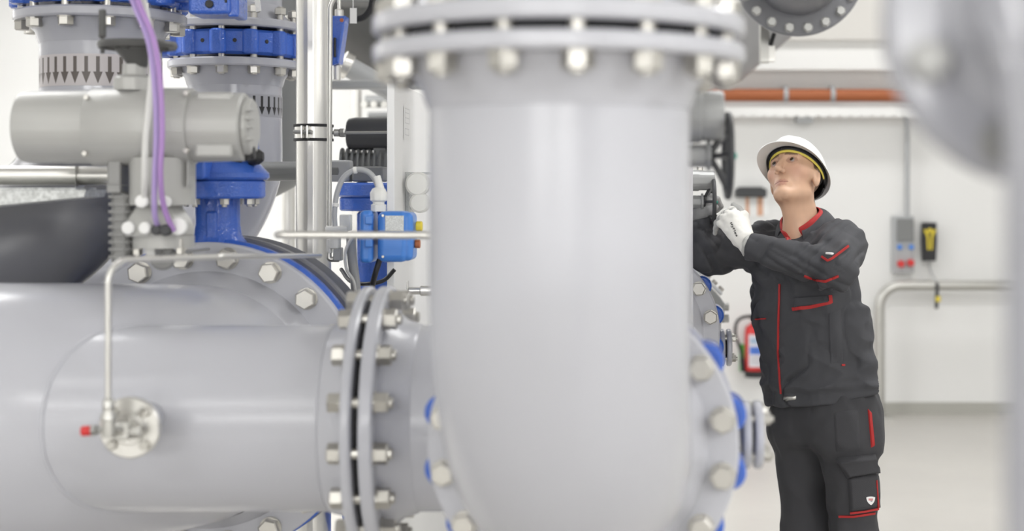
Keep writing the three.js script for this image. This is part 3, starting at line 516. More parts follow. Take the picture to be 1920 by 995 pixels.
{ // white cabinet
  const x0 = -0.652, x1 = -0.63, zf = -4.3, zb = -6.2, top = at(0, 150, 4.3).y, g = thing('panel_cabinet', 'tall white panel cabinet left of the huge foreground pipe', 'cabinet', V(-0.64, 0, -4.8));
  put(g, 'side_panel', box2(V(x0, 0.05, zf), V(x1, top, zb), 0.003), M.white);
  put(g, 'plinth', box2(V(x0, 0, zf - 0.02), V(x1 + 0.2, 0.05, zb), 0.003), M.greyPlastic);
  put(g, 'back_panel', box2(V(x1, 0.05, zb + 0.03), V(x1 + 0.3, top, zb), 0.003), M.white);
  const br = put(g, 'bracket', box2(V(x1, at(0, 400, 4.5).y, -4.52), V(x1 + 0.012, at(0, 322, 4.5).y, -4.64), 0.002), M.galv, 'galvanised bracket');
  for (const yy of [350, 385]) place(br, 'bolt', boltGeo(0.018, 0.012, 0.01), M.zinc, V(x1 + 0.012, at(0, yy, 4.5).y, -4.57), X);
  put(g, 'bracket_arm', box2(V(x1 + 0.01, at(0, 326, 4.5).y, -4.56), V(x1 + 0.16, at(0, 322, 4.5).y, -4.6), 0.001), M.galv);
  put(g, 'round_box', merge(disc(0.036, 0, 0.05, at(786, 345, 4.5), Z, 32, 0.006), disc(0.03, 0, 0.05, at(790, 380, 4.5), Z, 32, 0.006)), M.whitePlastic, 'white round junction boxes');
  const c = document.createElement('canvas'); c.width = 64; c.height = 128; const q = c.getContext('2d'); q.fillStyle = '#efefed'; q.fillRect(0, 0, 64, 128); q.strokeStyle = '#d2d2d2'; q.lineWidth = 3; q.strokeRect(12, 6, 38, 56); q.strokeRect(12, 22, 38, 20); q.strokeRect(12, 84, 34, 24);
  const tx = new THREE.CanvasTexture(c); tx.colorSpace = THREE.SRGBColorSpace;
  put(g, 'label_sticker', norm(new THREE.PlaneGeometry(0.16, 0.1)).rotateY(PI / 2).translate(x1 + 0.001, at(0, 232, 4.55).y, -4.56), std(rgb(1, 1, 1), 0.5, 0, { map: tx }), 'faint printed sticker');
  const st = thing('drain_stub', 'short stainless stub with end plate below the small blue transmitter', 'pipe', at(790, 560, 4.25));
  put(st, 'end_plate', box2(at(762, 527, 4.24), at(767, 567, 4.27), 0.001), M.steel);
  put(st, 'tube', merge(rod(at(766, 545, 4.25), at(790, 545, 4.25), 0.0105, 16), rod(at(788, 545, 4.25), at(900, 545, 4.25), 0.0145, 20)), M.steel);
}
{ // foreground stainless tube that turns back at its left end
  const d = 3.15, g = solo('impulse_line', 'stainless tube crossing in front of the small blue transmitter', 'tube', sweep(fillet([at(540, 440, d + 0.5), at(521, 440, d), at(900, 441, d)], 0.02, 10), 0.0083, 18), M.steel);
}
{ // blue transmitter
  const d = 4.12, P = (x, y, dd = 0) => at(x, y, d + dd), g = thing('pressure_transmitter', 'bright blue box shaped transmitter with white cable gland', 'transmitter', P(727, 490));
  put(g, 'case', merge(box2(P(706, 396, -0.05), P(776, 488, 0.07), 0.02), box2(P(750, 398, -0.045), P(783, 486, 0.06), 0.024)), M.blueSmooth);
  const lid = put(g, 'terminal_cover', box2(P(673, 394, -0.045), P(710, 490, 0.06), 0.014), M.blueSmooth);
  for (const y of [412, 455]) put(lid, 'latch', box2(P(684, y - 8, -0.055), P(700, y + 8, -0.04), 0.003), M.blueSmooth);
  for (const y of [404, 481]) put(g, 'screw', disc(0.004, 0, 0.004, P(718, y, -0.05), Z, 14, 0.001), M.zinc);
  put(g, 'name_plate', box2(P(722, 404, -0.052), P(758, 433, -0.04), 0.001), M.galv, 'silver name plate');
  put(g, 'cable_gland', lathe([[0.021, 0], [0.021, 0.018], [0.016, 0.02], [0.016, 0.026], [0.023, 0.03], [0.024, 0.05], [0.018, 0.062], [0.010, 0.066], [0, 0.066]], P(710, 396), Y, 24), M.whitePlastic, 'white cable gland');
  put(g, 'yellow_plug', rod(P(780, 424), P(792, 424), 0.014, 18), M.yellow, 'yellow plug');
  put(g, 'orange_plug', rod(P(778, 457), P(788, 457), 0.012, 18), M.orange, 'orange plug');
  put(g, 'mounting_arm', box2(P(690, 430, 0.05), P(735, 455, 0.2), 0.004), M.steelDull);
  put(g, 'conduit', sweep(spline([P(710, 356), P(704, 338), P(690, 322), P(668, 318), P(645, 332), P(632, 362), P(627, 400), P(628, 424)], 40), 0.0075, 14), M.greyPlastic, 'grey flexible conduit');
  for (const [x, y] of [[666, 319], [629, 384]]) put(g, 'cable_tie', disc(0.0095, -0.005, 0.005, P(x, y), x > 650 ? V(1, 0.1, 0) : V(0.1, 1, 0), 16, 0.001), M.whitePlastic, 'white cable tie');
  put(g, 'elbow_plug', rod(P(706, 330), P(714, 356), 0.011, 16), M.whitePlastic);
  const f = thing('tube_fitting', 'white plastic tube fittings left of the blue transmitter', 'fitting', P(630, 490, 0.1));
  put(f, 'manifold', merge(rod(P(611, 430, 0.1), P(652, 430, 0.1), 0.010, 16), box2(P(636, 402, 0.1), P(661, 432, 0.14), 0.004)), M.whitePlastic);
  put(f, 'body', merge(rod(P(628, 440, 0.1), P(628, 466, 0.1), 0.017, 20), rod(P(618, 448, 0.1), P(618, 474, 0.1), 0.0085, 12)), M.whitePlastic);
  put(f, 'elbow', sweep(fillet([P(617, 470, 0.1), P(617, 486, 0.1), P(636, 486, 0.1)], 0.006, 6), 0.0075, 12), M.steel);
  put(f, 'valve_block', box2(P(624, 464, 0.09), P(644, 488, 0.13), 0.004), M.greyPlastic);
  const bt = [['thick grey cable hanging below the tube fittings', [P(658, 436, 0.1), P(660, 480, 0.1), P(667, 540, 0.12), P(668, 640, 0.15)], 0.014, M.greyPlastic], ['black cable leaving the bottom of the blue transmitter', [P(712, 486), P(704, 512), P(697, 545, 0.05), P(690, 640, 0.1)], 0.008, M.black], ['thin pale cable looping below the tube fittings', [P(662, 442, 0.06), P(648, 470, 0.06), P(650, 505, 0.06), P(664, 530, 0.08), P(668, 640, 0.1)], 0.0045, M.whiteCable], ['black cable drooping across behind the flange joint', [P(740, 505, 0.15), P(720, 525, 0.15), P(690, 532, 0.15), P(660, 528, 0.2), P(640, 505, 0.35)], 0.006, M.black]];
  for (const [l, p, r, m] of bt) solo('cable', l, 'cable', sweep(spline(p, 30), r, 12), m);
}
{ // upper middle background: beams, dark ducts, blue lever
  const d = 6.2;
  solo('grey_beam', 'grey horizontal beam behind the flanges of the huge pipe', 'beam', rod(at(560, 159, d), at(830, 159, d), 0.02, 20), M.greyPlastic);
  solo('grey_beam', 'dark grey beam at the top beside the bright stainless pipe', 'beam', box2(at(628, -14, 6.6), at(860, 14, 6.8), 0.006), M.machine);
  solo('background_duct', 'dark slanting duct seen through the gap above the grey beam', 'duct', sweep([at(600, -40, 7.2), at(700, 40, 7.2), at(800, 120, 7.2)], 0.22, 40), M.wheel);
  const sp = thing('sloping_pipe', 'grey sloping pipe with bright collar below the dark duct', 'pipe', at(700, 160, 6.4));
  put(sp, 'pipe', sweep(fillet([at(640, 118, 6.4), at(790, 201, 6.6), V(at(790, 0, 6.6).x, 0, -6.6)], 0.15, 8), 0.045, 28), M.greyPlastic);
  put(sp, 'collar', disc(0.058, 0, 0.04, at(640, 118, 6.4), at(770, 190, 6.5).sub(at(640, 118, 6.4)), 28), M.steel);
  const bl = thing('valve_lever', 'blue wedge shaped valve casting right of the bright stainless pipe', 'valve', at(638, 125, 5.4)), k = 5.4 / FOCAL, c = at(638, 78, 5.4);
  put(bl, 'casting', boxUV(prism([[-14, 46], [13, 46], [10, 20], [1, -42], [-12, -46]].map(p => [p[0] * k, p[1] * k]), 0.09, 0.006).translate(c.x, c.y, c.z), 9), M.blue);
  put(bl, 'seal', box2(at(625, 70, 5.34), at(632, 108, 5.34 + 0.03), 0.003), M.black, 'black seal');
  put(bl, 'stem', merge(rod(at(636, 34, 5.4), at(636, 18, 5.4), 0.016, 14), rod(at(636, 20, 5.4), V(at(636, 0, 5.4).x, RM.h, -5.4), 0.006, 10), rod(at(632, 122, 5.4), at(632, 150, 5.4), 0.013, 14)), M.steel);
  put(bl, 'button', disc(0.007, 0, 0.006, at(641, 38, 5.33), Z, 14, 0.001), M.orange, 'orange button');
  solo('name_tag', 'small white sign plate near the top beside the blue casting', 'sign', merge(box2(at(656, 15, 5.3), at(669, 44, 5.302), 0.0005), rod(at(662, 16, 5.301), V(at(662, 0, 5.3).x, RM.h, -5.301), 0.0015, 6)), M.white);
  solo('hose', 'black hose curving out beside the small white sign plate', 'hose', sweep(spline([at(668, 36, 5.5), at(682, 32, 5.5), at(694, 18, 5.5), at(702, -20, 5.5)], 20), 0.012, 14), M.rubber);
  const w = thing('pipe_rack', 'blurred steel pipework between the grey beam and the dark motor', 'pipe', at(700, 222, 8.5));
  put(w, 'pipe', rod(at(668, 150, 8.5), V(at(668, 0, 8.5).x, 0, -8.5), 0.03, 20), M.steel);
  put(w, 'valve_handles', merge(rod(at(685, 190, 8.5), at(730, 190, 8.5), 0.035, 20), rod(at(690, 216, 8.5), at(760, 216, 8.5), 0.02, 16)), M.machine);
  for (const x of [684, 702, 722]) put(w, 'fitting', disc(0.02, 0, 0.03, at(x, 196, 8.42), Z, 16), M.steel);
}
// ---------------------------------------------------------------- right side
{ // very near elbow at the right edge, in the shaded copy of the pipe paint
  const g = thing('riser_pipe', 'blurred grey pipe very close at the right edge with bolted flange', 'pipe', V(0.358, 0, -1.05)), ax = V(0.362, 0, -1.05), fc = at(1996, 28, 1.22);
  const back = V(fc.x - ax.x, 0, fc.z - ax.z).normalize();
  put(g, 'pipe_bend', sweep(fillet([V(ax.x, 0, ax.z), V(ax.x, fc.y, ax.z), fc.clone().addScaledVector(back, -0.02)], 0.12, 20), 0.084, 56), M.paintShaded);
  const f = put(g, 'flange', flangeGeo(fc, back, 0.1425, 0.084, 0.024, 0.03, 0.095), M.paintShaded);
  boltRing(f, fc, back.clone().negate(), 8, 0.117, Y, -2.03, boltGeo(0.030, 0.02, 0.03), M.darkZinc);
  put(g, 'back_flange', disc(0.1425, 0.03, 0.054, fc, back, 48), M.paintShaded);
  put(g, 'back_pipe', lathe([[0.084, 0.05], [0.084, 0.3]], fc, back, 40), M.paintShaded);
}
{ // flange under the ceiling, underside shade put into its colour
  const d = 6.5, c = at(1497, -58, d), g = thing('overhead_pipe', 'overhead grey pipe bend with shade put into its colour, bolted flange above the worker', 'pipe', c.clone().add(V(0, -0.3, 0)));
  put(g, 'pipe_bend', sweep(fillet([V(c.x, RM.h - 0.01, c.z + 0.34), V(c.x, c.y, c.z + 0.34), V(c.x, c.y, c.z)], 0.28, 20), 0.2, 56), M.shadedSlate);
  const f = put(g, 'flange', disc(0.292, -0.03, 0, c, Z, 64, 0.005), M.shadedSlate);
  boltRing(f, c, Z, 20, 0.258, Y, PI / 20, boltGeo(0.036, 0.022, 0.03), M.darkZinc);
  put(g, 'pipe', lathe([[0.203, 0], [0.203, RM.z0 * -1 - d - 0.51]], c, V(0, 0, -1), 48), M.shadedSlate);
  const s = thing('strut_hanger', 'steel strut bracket hanging beside the dark overhead flange', 'bracket', at(1436, 120, 6.9));
  put(s, 'strut', box2(at(1425, -200, 6.9), at(1441, 119, 6.95), 0.004), M.steelDull);
  put(s, 'side_plate', box2(at(1441, 85, 6.9), at(1452, 117, 6.94), 0.003), M.steel);
  put(s, 'rubber_pad', box(0.018, 0.06, 0.03, at(1448, 74, 6.9), 0.004, new THREE.Quaternion().setFromAxisAngle(Z, -0.3)), M.rubber, 'black rubber pad');
}
{ // back wall: orange pipe, cable tray, conduit, sockets, phone, rail, extinguisher, sign
  const d = 11.08, zw = RM.z0;
  const o = thing('orange_pipe', 'orange brown horizontal pipe high on the back wall', 'pipe', at(1540, 190, d));
  put(o, 'pipe', rod(at(1250, 178, d), at(1735, 179, d), 0.047, 28), M.orange);
  for (const x of [1473, 1561]) put(o, 'clamp', merge(disc(0.053, -0.018, 0.018, at(x, 178, d), X, 28), box2(V(at(x - 3, 0, d).x, at(0, 166, d).y, zw), V(at(x + 3, 0, d).x, at(0, 160, d).y, -d), 0.002)), M.greyPlastic, 'grey clamp');
  const t = thing('cable_tray', 'white perforated cable tray under the orange pipe', 'tray', at(1540, 217, 11.0));
  const y0 = at(0, 217, 11.0).y, y1 = at(0, 201, 11.0).y, xa = at(1250, 0, 11.0).x, xb = at(1762, 0, 11.0).x;
  put(t, 'floor_sheet', box2(V(xa, y0, -11.0), V(xb, y0 + 0.003, zw + 0.03), 0.001), M.white);
  put(t, 'front_rail', prism([[xa, y0], [xb, y0], [xb - 0.06, y1 - 0.012], [xb - 0.12, y1], [xa, y1]], 0.006, 0.001).translate(0, 0, -11.0), M.white);
  for (let k = 0; k < 24; k++) put(t, 'edge_tab', box(0.045, 0.012, 0.008, V(lerp(xa, xb - 0.1, (k + 0.5) / 24), y0 - 0.004, -10.997), 0.002), M.white);
  put(t, 'wall_bracket', box2(V(at(1495, 0, 11.03).x, y0 - 0.05, -11.03), V(at(1525, 0, 11.03).x, y0, zw), 0.003), M.greyPlastic);
  const cd = at(1702, 0, 11.1);
  solo('conduit', 'thin grey vertical conduit above the socket box', 'conduit', rod(V(cd.x, at(0, 410, 11.1).y, -11.12), V(cd.x, y0, -11.12), 0.019, 16), M.greyPlastic);
  const P = (x, y) => at(x, y, 11.1), s = thing('socket_box', 'grey wall socket box with blue and red outlets', 'socket', P(1697, 505));
  const Bx = (n, x0, ya, x1, yb, z0, z1, m, l, par = s) => put(par, n, box2(V(P(x0, 0).x, P(0, ya).y, z0), V(P(x1, 0).x, P(0, yb).y, z1), 0.006), m, l);
  Bx('case', 1675, 405, 1714, 512, zw, -11.1, M.greyPlastic);
  Bx('breaker_window', 1681, 410, 1713, 452, -11.1, -11.08, M.machine, 'smoked breaker window');
  for (const x of [1686, 1708]) put(s, 'blue_outlet', disc(0.019, 0, 0.03, V(P(x, 0).x, P(0, 463).y, -11.1), Z, 20), M.blueSmooth, 'blue outlet');
  for (const [x, y] of [[1688, 494], [1706, 492]]) put(s, 'red_outlet', disc(0.026, 0, 0.05, V(P(x, 0).x, P(0, y).y, -11.1), Z, 20), M.red, 'red outlet');
  const h = thing('hoist_remote', 'black and yellow handheld control hanging beside the socket box', 'remote', P(1743, 490));
  put(h, 'case', prism([[-12, 0], [12, 0], [14, 40], [13, 72], [-13, 72], [-14, 40]].map(p => [p[0] * 11.1 / FOCAL, p[1] * 11.1 / FOCAL]), 0.07, 0.008).translate(P(1743, 0).x, P(0, 489).y, zw + 0.075), M.black);
  put(h, 'yellow_inlay', merge(...[-1, 1].map(q => rod(V(P(1743 + q * 3, 0).x, P(0, 468).y, zw + 0.112), V(P(1743 + q * 4, 0).x, P(0, 442).y, zw + 0.112), 0.008, 10)), ...[-1, 1].map(q => rod(V(P(1743 + q * 4, 0).x, P(0, 442).y, zw + 0.112), V(P(1743 + q * 10, 0).x, P(0, 430).y, zw + 0.112), 0.01, 10)), disc(0.018, 0, 0.01, V(P(1743, 0).x, P(0, 432).y, zw + 0.108), Z, 16)), M.yellow, 'yellow stripes');
  put(h, 'hanger', box2(V(P(1736, 0).x, P(0, 440).y, zw), V(P(1750, 0).x, P(0, 425).y, zw + 0.045), 0.004), M.black);
  put(h, 'cord', sweep(spline([V(P(1743, 0).x, P(0, 488).y, zw + 0.07), V(P(1746, 0).x, P(0, 505).y, zw + 0.07), V(P(1750, 0).x, P(0, 530).y, zw + 0.22), V(P(1751, 0).x, P(0, 548).y, zw + 0.22)], 24), 0.006, 10), M.greyPlastic, 'thin cord');
  put(h, 'connector', merge(rod(V(P(1751, 0).x, P(0, 528).y, zw + 0.22), V(P(1749, 0).x, P(0, 576).y, zw + 0.22), 0.014, 14)), M.charcoal, 'dark connector');
  put(h, 'yellow_ring', rod(V(P(1752, 0).x, P(0, 553).y, zw + 0.225), V(P(1752, 0).x, P(0, 563).y, zw + 0.225), 0.019, 14), M.yellow, 'yellow ring');
  const r = thing('wall_rail', 'bent stainless guard rail in front of the back wall', 'rail', P(1648, 770)), zr = -11.02;
  const Q = (x, y) => at(x, y, 11.02);
  put(r, 'tube', sweep(fillet([V(Q(1649, 0).x, 0, zr), V(Q(1649, 0).x, Q(0, 535).y, zr), V(RM.x1 - 0.4, Q(0, 535).y, zr)], 0.16, 12), 0.038, 28), M.steelDull);
  put(r, 'foot_plate', box(0.16, 0.012, 0.16, V(Q(1649, 0).x, 0.006, zr + 0.04), 0.003), M.steelDull);
  put(r, 'end_post', sweep([V(RM.x1 - 0.4, 0, zr), V(RM.x1 - 0.4, Q(0, 535).y, zr)], 0.038, 20), M.steelDull);
  const e = thing('fire_extinguisher', 'red fire extinguisher on the wall behind the worker', 'extinguisher', P(1412, 705)), ex = P(1415, 0).x, ez = zw + 0.14, ey = P(0, 705).y;
  put(e, 'cylinder', lathe([[0, 0.04], [0.072, 0.04], [0.078, 0.05], [0.078, 0.33], [0.07, 0.37], [0.03, 0.4], [0.02, 0.41], [0, 0.41]], V(ex, ey, ez), Y, 36), M.red);
  put(e, 'foot_ring', lathe([[0.06, 0], [0.079, 0], [0.08, 0.05], [0.06, 0.05]], V(ex, ey, ez), Y, 36), M.black);
  const lc = document.createElement('canvas'); lc.width = 128; lc.height = 128; const lq = lc.getContext('2d'); lq.fillStyle = '#d8d4da'; lq.fillRect(0, 0, 128, 128); lq.fillStyle = '#4a72c8'; lq.fillRect(10, 48, 108, 30); lq.fillStyle = '#9db4cc'; lq.fillRect(14, 14, 100, 22); lq.fillStyle = '#b8b8c0'; lq.fillRect(14, 88, 100, 8); lq.fillRect(14, 104, 80, 8);
  const lt = new THREE.CanvasTexture(lc); lt.colorSpace = THREE.SRGBColorSpace;
  put(e, 'label_band', norm(new THREE.CylinderGeometry(0.079, 0.079, 0.24, 32, 1, true, -0.75, 1.6)).translate(ex, ey + 0.2, ez), std(rgb(1, 1, 1), 0.5, 0, { map: lt, side: THREE.DoubleSide }), 'printed white and blue label');
  put(e, 'valve_head', merge(rod(V(ex, ey + 0.4, ez), V(ex, ey + 0.45, ez), 0.02, 14), box(0.09, 0.018, 0.03, V(ex + 0.01, ey + 0.455, ez), 0.004)), M.black);
  put(e, 'hose', sweep(spline([V(ex, ey + 0.43, ez + 0.01), V(ex - 0.06, ey + 0.45, ez + 0.03), V(ex - 0.13, ey + 0.42, ez + 0.03), V(ex - 0.15, ey + 0.33, ez + 0.03), V(ex - 0.11, ey + 0.2, ez + 0.02), V(ex - 0.09, ey + 0.1, ez + 0.02)], 40), 0.012, 14), M.rubber, 'black hose');
  put(e, 'nozzle', rod(V(ex - 0.1, ey + 0.14, ez + 0.02), V(ex - 0.088, ey + 0.04, ez + 0.02), 0.018, 14), M.black);
  put(e, 'green_tag', box(0.04, 0.2, 0.006, V(ex - 0.085, ey + 0.13, zw + 0.02), 0.002), M.green, 'green tag');
  put(e, 'wall_bracket', box2(V(ex - 0.03, ey + 0.15, zw), V(ex + 0.03, ey + 0.3, ez - 0.07), 0.003), M.black);
  const W = (x, y) => at(x, y, 11.18), sg = thing('wall_sign', 'white sign with orange borders on the wall left of the worker\'s face', 'sign', W(1418, 405));
  put(sg, 'plate', box2(V(W(1396, 0).x, W(0, 405).y, zw), V(W(1441, 0).x, W(0, 366).y, zw + 0.008), 0.002), M.white);
  for (const [a, b] of [[1398, 1405], [1420, 1431]]) put(sg, 'orange_stripe', box2(V(W(a, 0).x, W(0, 404).y, zw + 0.008), V(W(b, 0).x, W(0, 368).y, zw + 0.010), 0.0005), M.peach, 'pale orange stripe');
  solo('wall_unit', 'dark rectangular wall unit above the orange bordered sign', 'fixture', merge(box2(V(at(1380, 0, 11.05).x, at(0, 370, 11.05).y, zw), V(at(1438, 0, 11.05).x, at(0, 353, 11.05).y, -11.05), 0.012), box2(V(at(1386, 0, 11.05).x, at(0, 356, 11.05).y, zw), V(at(1432, 0, 11.05).x, at(0, 350, 11.05).y, -11.1), 0.006)), M.charcoal);
}
// ---------------------------------------------------------------- the worker
function surfaceNets(sdf, lo, hi, h, smoothNormals = true) {
  const nx = Math.ceil((hi.x - lo.x) / h) + 1, ny = Math.ceil((hi.y - lo.y) / h) + 1, nz = Math.ceil((hi.z - lo.z) / h) + 1, f = new Float32Array(nx * ny * nz), q = V(0, 0, 0);
  for (let k = 0, o = 0; k < nz; k++) for (let j = 0; j < ny; j++) for (let i = 0; i < nx; i++, o++) { q.set(lo.x + i * h, lo.y + j * h, lo.z + k * h); f[o] = sdf(q); }
  const vid = new Int32Array(nx * ny * nz).fill(-1), pos = [], idx = [], I = (i, j, k) => i + nx * (j + ny * k);
  const E = [[0, 1], [2, 3], [4, 5], [6, 7], [0, 2], [1, 3], [4, 6], [5, 7], [0, 4], [1, 5], [2, 6], [3, 7]];
  for (let k = 0; k < nz - 1; k++) for (let j = 0; j < ny - 1; j++) for (let i = 0; i < nx - 1; i++) {
    let neg = 0; const c = []; for (let m = 0; m < 8; m++) { const v = f[I(i + (m & 1), j + (m >> 1 & 1), k + (m >> 2))]; c.push(v); if (v < 0) neg++; }
    if (neg === 0 || neg === 8) continue;
    let x = 0, y = 0, z = 0, n = 0;
    for (const [a, b] of E) if ((c[a] < 0) !== (c[b] < 0)) { const t = c[a] / (c[a] - c[b]); x += lerp(a & 1, b & 1, t); y += lerp(a >> 1 & 1, b >> 1 & 1, t); z += lerp(a >> 2, b >> 2, t); n++; }
    vid[I(i, j, k)] = pos.length / 3; pos.push(lo.x + (i + x / n) * h, lo.y + (j + y / n) * h, lo.z + (k + z / n) * h);
  }
  const quad = (a, b, c, d, flip) => { if (a < 0 || b < 0 || c < 0 || d < 0) return; flip ? idx.push(a, c, b, a, d, c) : idx.push(a, b, c, a, c, d); };
  for (let k = 1; k < nz - 1; k++) for (let j = 1; j < ny - 1; j++) for (let i = 1; i < nx - 1; i++) {
    const s = f[I(i, j, k)] < 0;
    if (s !== (f[I(i + 1, j, k)] < 0)) quad(vid[I(i, j - 1, k - 1)], vid[I(i, j, k - 1)], vid[I(i, j, k)], vid[I(i, j - 1, k)], !s);
    if (s !== (f[I(i, j + 1, k)] < 0)) quad(vid[I(i - 1, j, k - 1)], vid[I(i - 1, j, k)], vid[I(i, j, k)], vid[I(i, j, k - 1)], !s);
    if (s !== (f[I(i, j, k + 1)] < 0)) quad(vid[I(i - 1, j - 1, k)], vid[I(i, j - 1, k)], vid[I(i, j, k)], vid[I(i - 1, j, k)], !s);
  }
  const g = new THREE.BufferGeometry(); g.setAttribute('position', new THREE.Float32BufferAttribute(pos, 3)); g.setIndex(idx);
  const nor = new Float32Array(pos.length), n = V(0, 0, 0);
  for (let i = 0; i < pos.length; i += 3) { q.set(pos[i], pos[i + 1], pos[i + 2]); grad(sdf, q, n, h * 0.6); nor[i] = n.x; nor[i + 1] = n.y; nor[i + 2] = n.z; }
  g.setAttribute('normal', new THREE.BufferAttribute(nor, 3)); g.setAttribute('uv', new THREE.BufferAttribute(new Float32Array(pos.length / 3 * 2), 2)); return g;
}
const gq = V(0, 0, 0);
function grad(sdf, p, out, e = 0.003) {
  const s = (x, y, z) => sdf(gq.set(p.x + x, p.y + y, p.z + z));
  return out.set(s(e, 0, 0) - s(-e, 0, 0), s(0, e, 0) - s(0, -e, 0), s(0, 0, e) - s(0, 0, -e)).normalize();
}
const smin = (a, b, k) => { const h = Math.max(k - Math.abs(a - b), 0) / k; return Math.min(a, b) - h * h * k * 0.25; };
const smax = (a, b, k) => -smin(-a, -b, k);
function cone(p, a, b, ra, rb) {                            // tapered capsule
  const bx = b.x - a.x, by = b.y - a.y, bz = b.z - a.z, px = p.x - a.x, py = p.y - a.y, pz = p.z - a.z;
  const t = Math.min(1, Math.max(0, (px * bx + py * by + pz * bz) / (bx * bx + by * by + bz * bz)));
  return Math.hypot(px - bx * t, py - by * t, pz - bz * t) - lerp(ra, rb, t);
}
function ell(p, cx, cy, cz, rx, ry, rz) { const x = (p.x - cx), y = (p.y - cy), z = (p.z - cz), k0 = Math.hypot(x / rx, y / ry, z / rz), k1 = Math.hypot(x / rx / rx, y / ry / ry, z / rz / rz); return k1 < 1e-9 ? -Math.min(rx, ry, rz) : k0 * (k0 - 1) / k1; }
const ball = (p, x, y, z, r) => Math.hypot(p.x - x, p.y - y, p.z - z) - r;
{
  const D = 4.96;
  const g = thing('person', 'worker in white helmet and dark grey workwear reaching up to a handwheel', 'person', V(at(1550, 0, D).x, 0, -D));
  // --- head in its own frame: x to the person's left, y up, z forward
  const HO = at(1489.5, 337, D), HR = new THREE.Matrix4().makeRotationY(-39 * PI / 180).multiply(new THREE.Matrix4().makeRotationX(-30 * PI / 180)).multiply(new THREE.Matrix4().makeRotationZ(14 * PI / 180));
  const HM = new THREE.Matrix4().makeTranslation(HO.x, HO.y, HO.z).multiply(HR), HI = HM.clone().invert(), hp = V(0, 0, 0);
  const c3 = (x, y, z) => ({ x, y, z });
  function headLocal(p) {
    const ax = Math.abs(p.x), m = c3(ax, p.y, p.z);
    let s = ell(p, 0, 0.045, -0.014, 0.077, 0.087, 0.1);
    s = smin(s, ell(p, 0, -0.012, 0.03, 0.061, 0.086, 0.06), 0.03);
    s = smin(s, cone(m, c3(0.044, -0.06, 0.0), c3(0.014, -0.1, 0.07), 0.016, 0.018), 0.025);
    s = smin(s, ball(p, 0, -0.097, 0.077, 0.019), 0.018);
    s = smin(s, cone(m, c3(0.046, -0.004, 0.054), c3(0.06, 0.0, 0.02), 0.021, 0.018), 0.025);
    s = smin(s, cone(m, c3(0.008, 0.038, 0.083), c3(0.042, 0.04, 0.066), 0.011, 0.012), 0.014);
    s = smax(s, -ball(m, 0.032, 0.02, 0.098, 0.017), 0.016);
    s = smin(s, ell(m, 0.032, 0.021, 0.069, 0.015, 0.0125, 0.014), 0.006);
    s = smin(s, cone(p, c3(0, 0.028, 0.085), c3(0, -0.022, 0.113), 0.0085, 0.0115), 0.01);
    s = smin(s, ball(m, 0.012, -0.027, 0.1, 0.0085), 0.006);
    s = smax(s, -ball(m, 0.0075, -0.0375, 0.107, 0.0052), 0.003);
    s = smin(s, ell(p, 0, -0.062, 0.076, 0.028, 0.02, 0.015), 0.014);
    s = smin(s, cone(m, c3(0, -0.058, 0.0915), c3(0.021, -0.063, 0.081), 0.005, 0.003), 0.004);
    s = smin(s, cone(m, c3(0, -0.069, 0.0895), c3(0.018, -0.065, 0.081), 0.0062, 0.0032), 0.004);
    s = smax(s, -cone(m, c3(0, -0.0635, 0.098), c3(0.024, -0.064, 0.086), 0.0024, 0.0016), 0.002);
    // ear
    const er = c3(ax - (p.y) * 0.05, p.y, p.z);
    let e = ell(er, 0.079, -0.006, -0.006, 0.010, 0.034, 0.021);
    e = smax(e, -ell(er, 0.091, -0.003, -0.003, 0.0085, 0.019, 0.011), 0.006);
    return smin(s, e, 0.008);
  }
  const neckA = V(0, -0.055, -0.028).applyMatrix4(HM), neckB = at(1509, 455, D + 0.0), throat = V(0, -0.085, 0.03).applyMatrix4(HM), throatB = at(1490, 440, D - 0.05);
  function bodySdf(p) {
    hp.copy(p).applyMatrix4(HI);
    let s = headLocal(hp);
    s = smin(s, cone(p, neckA, neckB, 0.054, 0.06), 0.03);
    s = smin(s, cone(p, throat, throatB, 0.026, 0.03), 0.035);
    s = smin(s, cone(p, at(1480, 410, D - 0.058), at(1484, 414, D - 0.058), 0.008, 0.008), 0.014);
    s = smin(s, cone(p, neckB, at(1520, 620, D), 0.075, 0.1), 0.05);
    return s;
  }
  const hc = at(1497, 360, D);
  const body = surfaceNets(bodySdf, V(hc.x - 0.16, at(0, 500, D).y, hc.z - 0.17), V(hc.x + 0.15, hc.y + 0.21, hc.z + 0.17), 0.0032);
  { const P = body.attributes.position, col = new Float32Array(P.count * 3), q = V(0, 0, 0);
    for (let i = 0; i < P.count; i++) {
      q.fromBufferAttribute(P, i).applyMatrix4(HI); const ax = Math.abs(q.x);
      let c = [0.62, 0.39, 0.265]; const n = 1 + 0.05 * noise3(q.x * 60, q.y * 60, q.z * 60);
      const mix = (t, k) => { c = c.map((v, j) => lerp(v, t[j], k)); };
      mix([0.60, 0.30, 0.22], 0.5 * Math.exp(-((ax - 0.045) ** 2 + (q.y + 0.02) ** 2) / 0.0008) * (q.z > 0.03 ? 1 : 0));        // cheeks
      if (q.z > 0.078 && ax < 0.022 && q.y < -0.0535 && q.y > -0.077) mix([0.46, 0.2, 0.16], 0.55 * smooth(0.024, 0.014, ax));                             // lips
      if (q.z > 0.07 && ax < 0.025 && Math.abs(q.y + 0.0635) < 0.0022) mix([0.25, 0.09, 0.07], 0.7);
      const bd = Math.abs(q.y - 0.0455 + (ax - 0.03) ** 2 * 5); if (q.z > 0.05 && ax > 0.011 && ax < 0.05 && bd < 0.0055) mix([0.10, 0.055, 0.035], 0.8);   // eyebrows
      if (q.z > 0.06 && Math.hypot((ax - 0.032) / 1.5, q.y - 0.021) < 0.012 && q.z < 0.09) mix([0.34, 0.17, 0.12], 0.6);         // lids
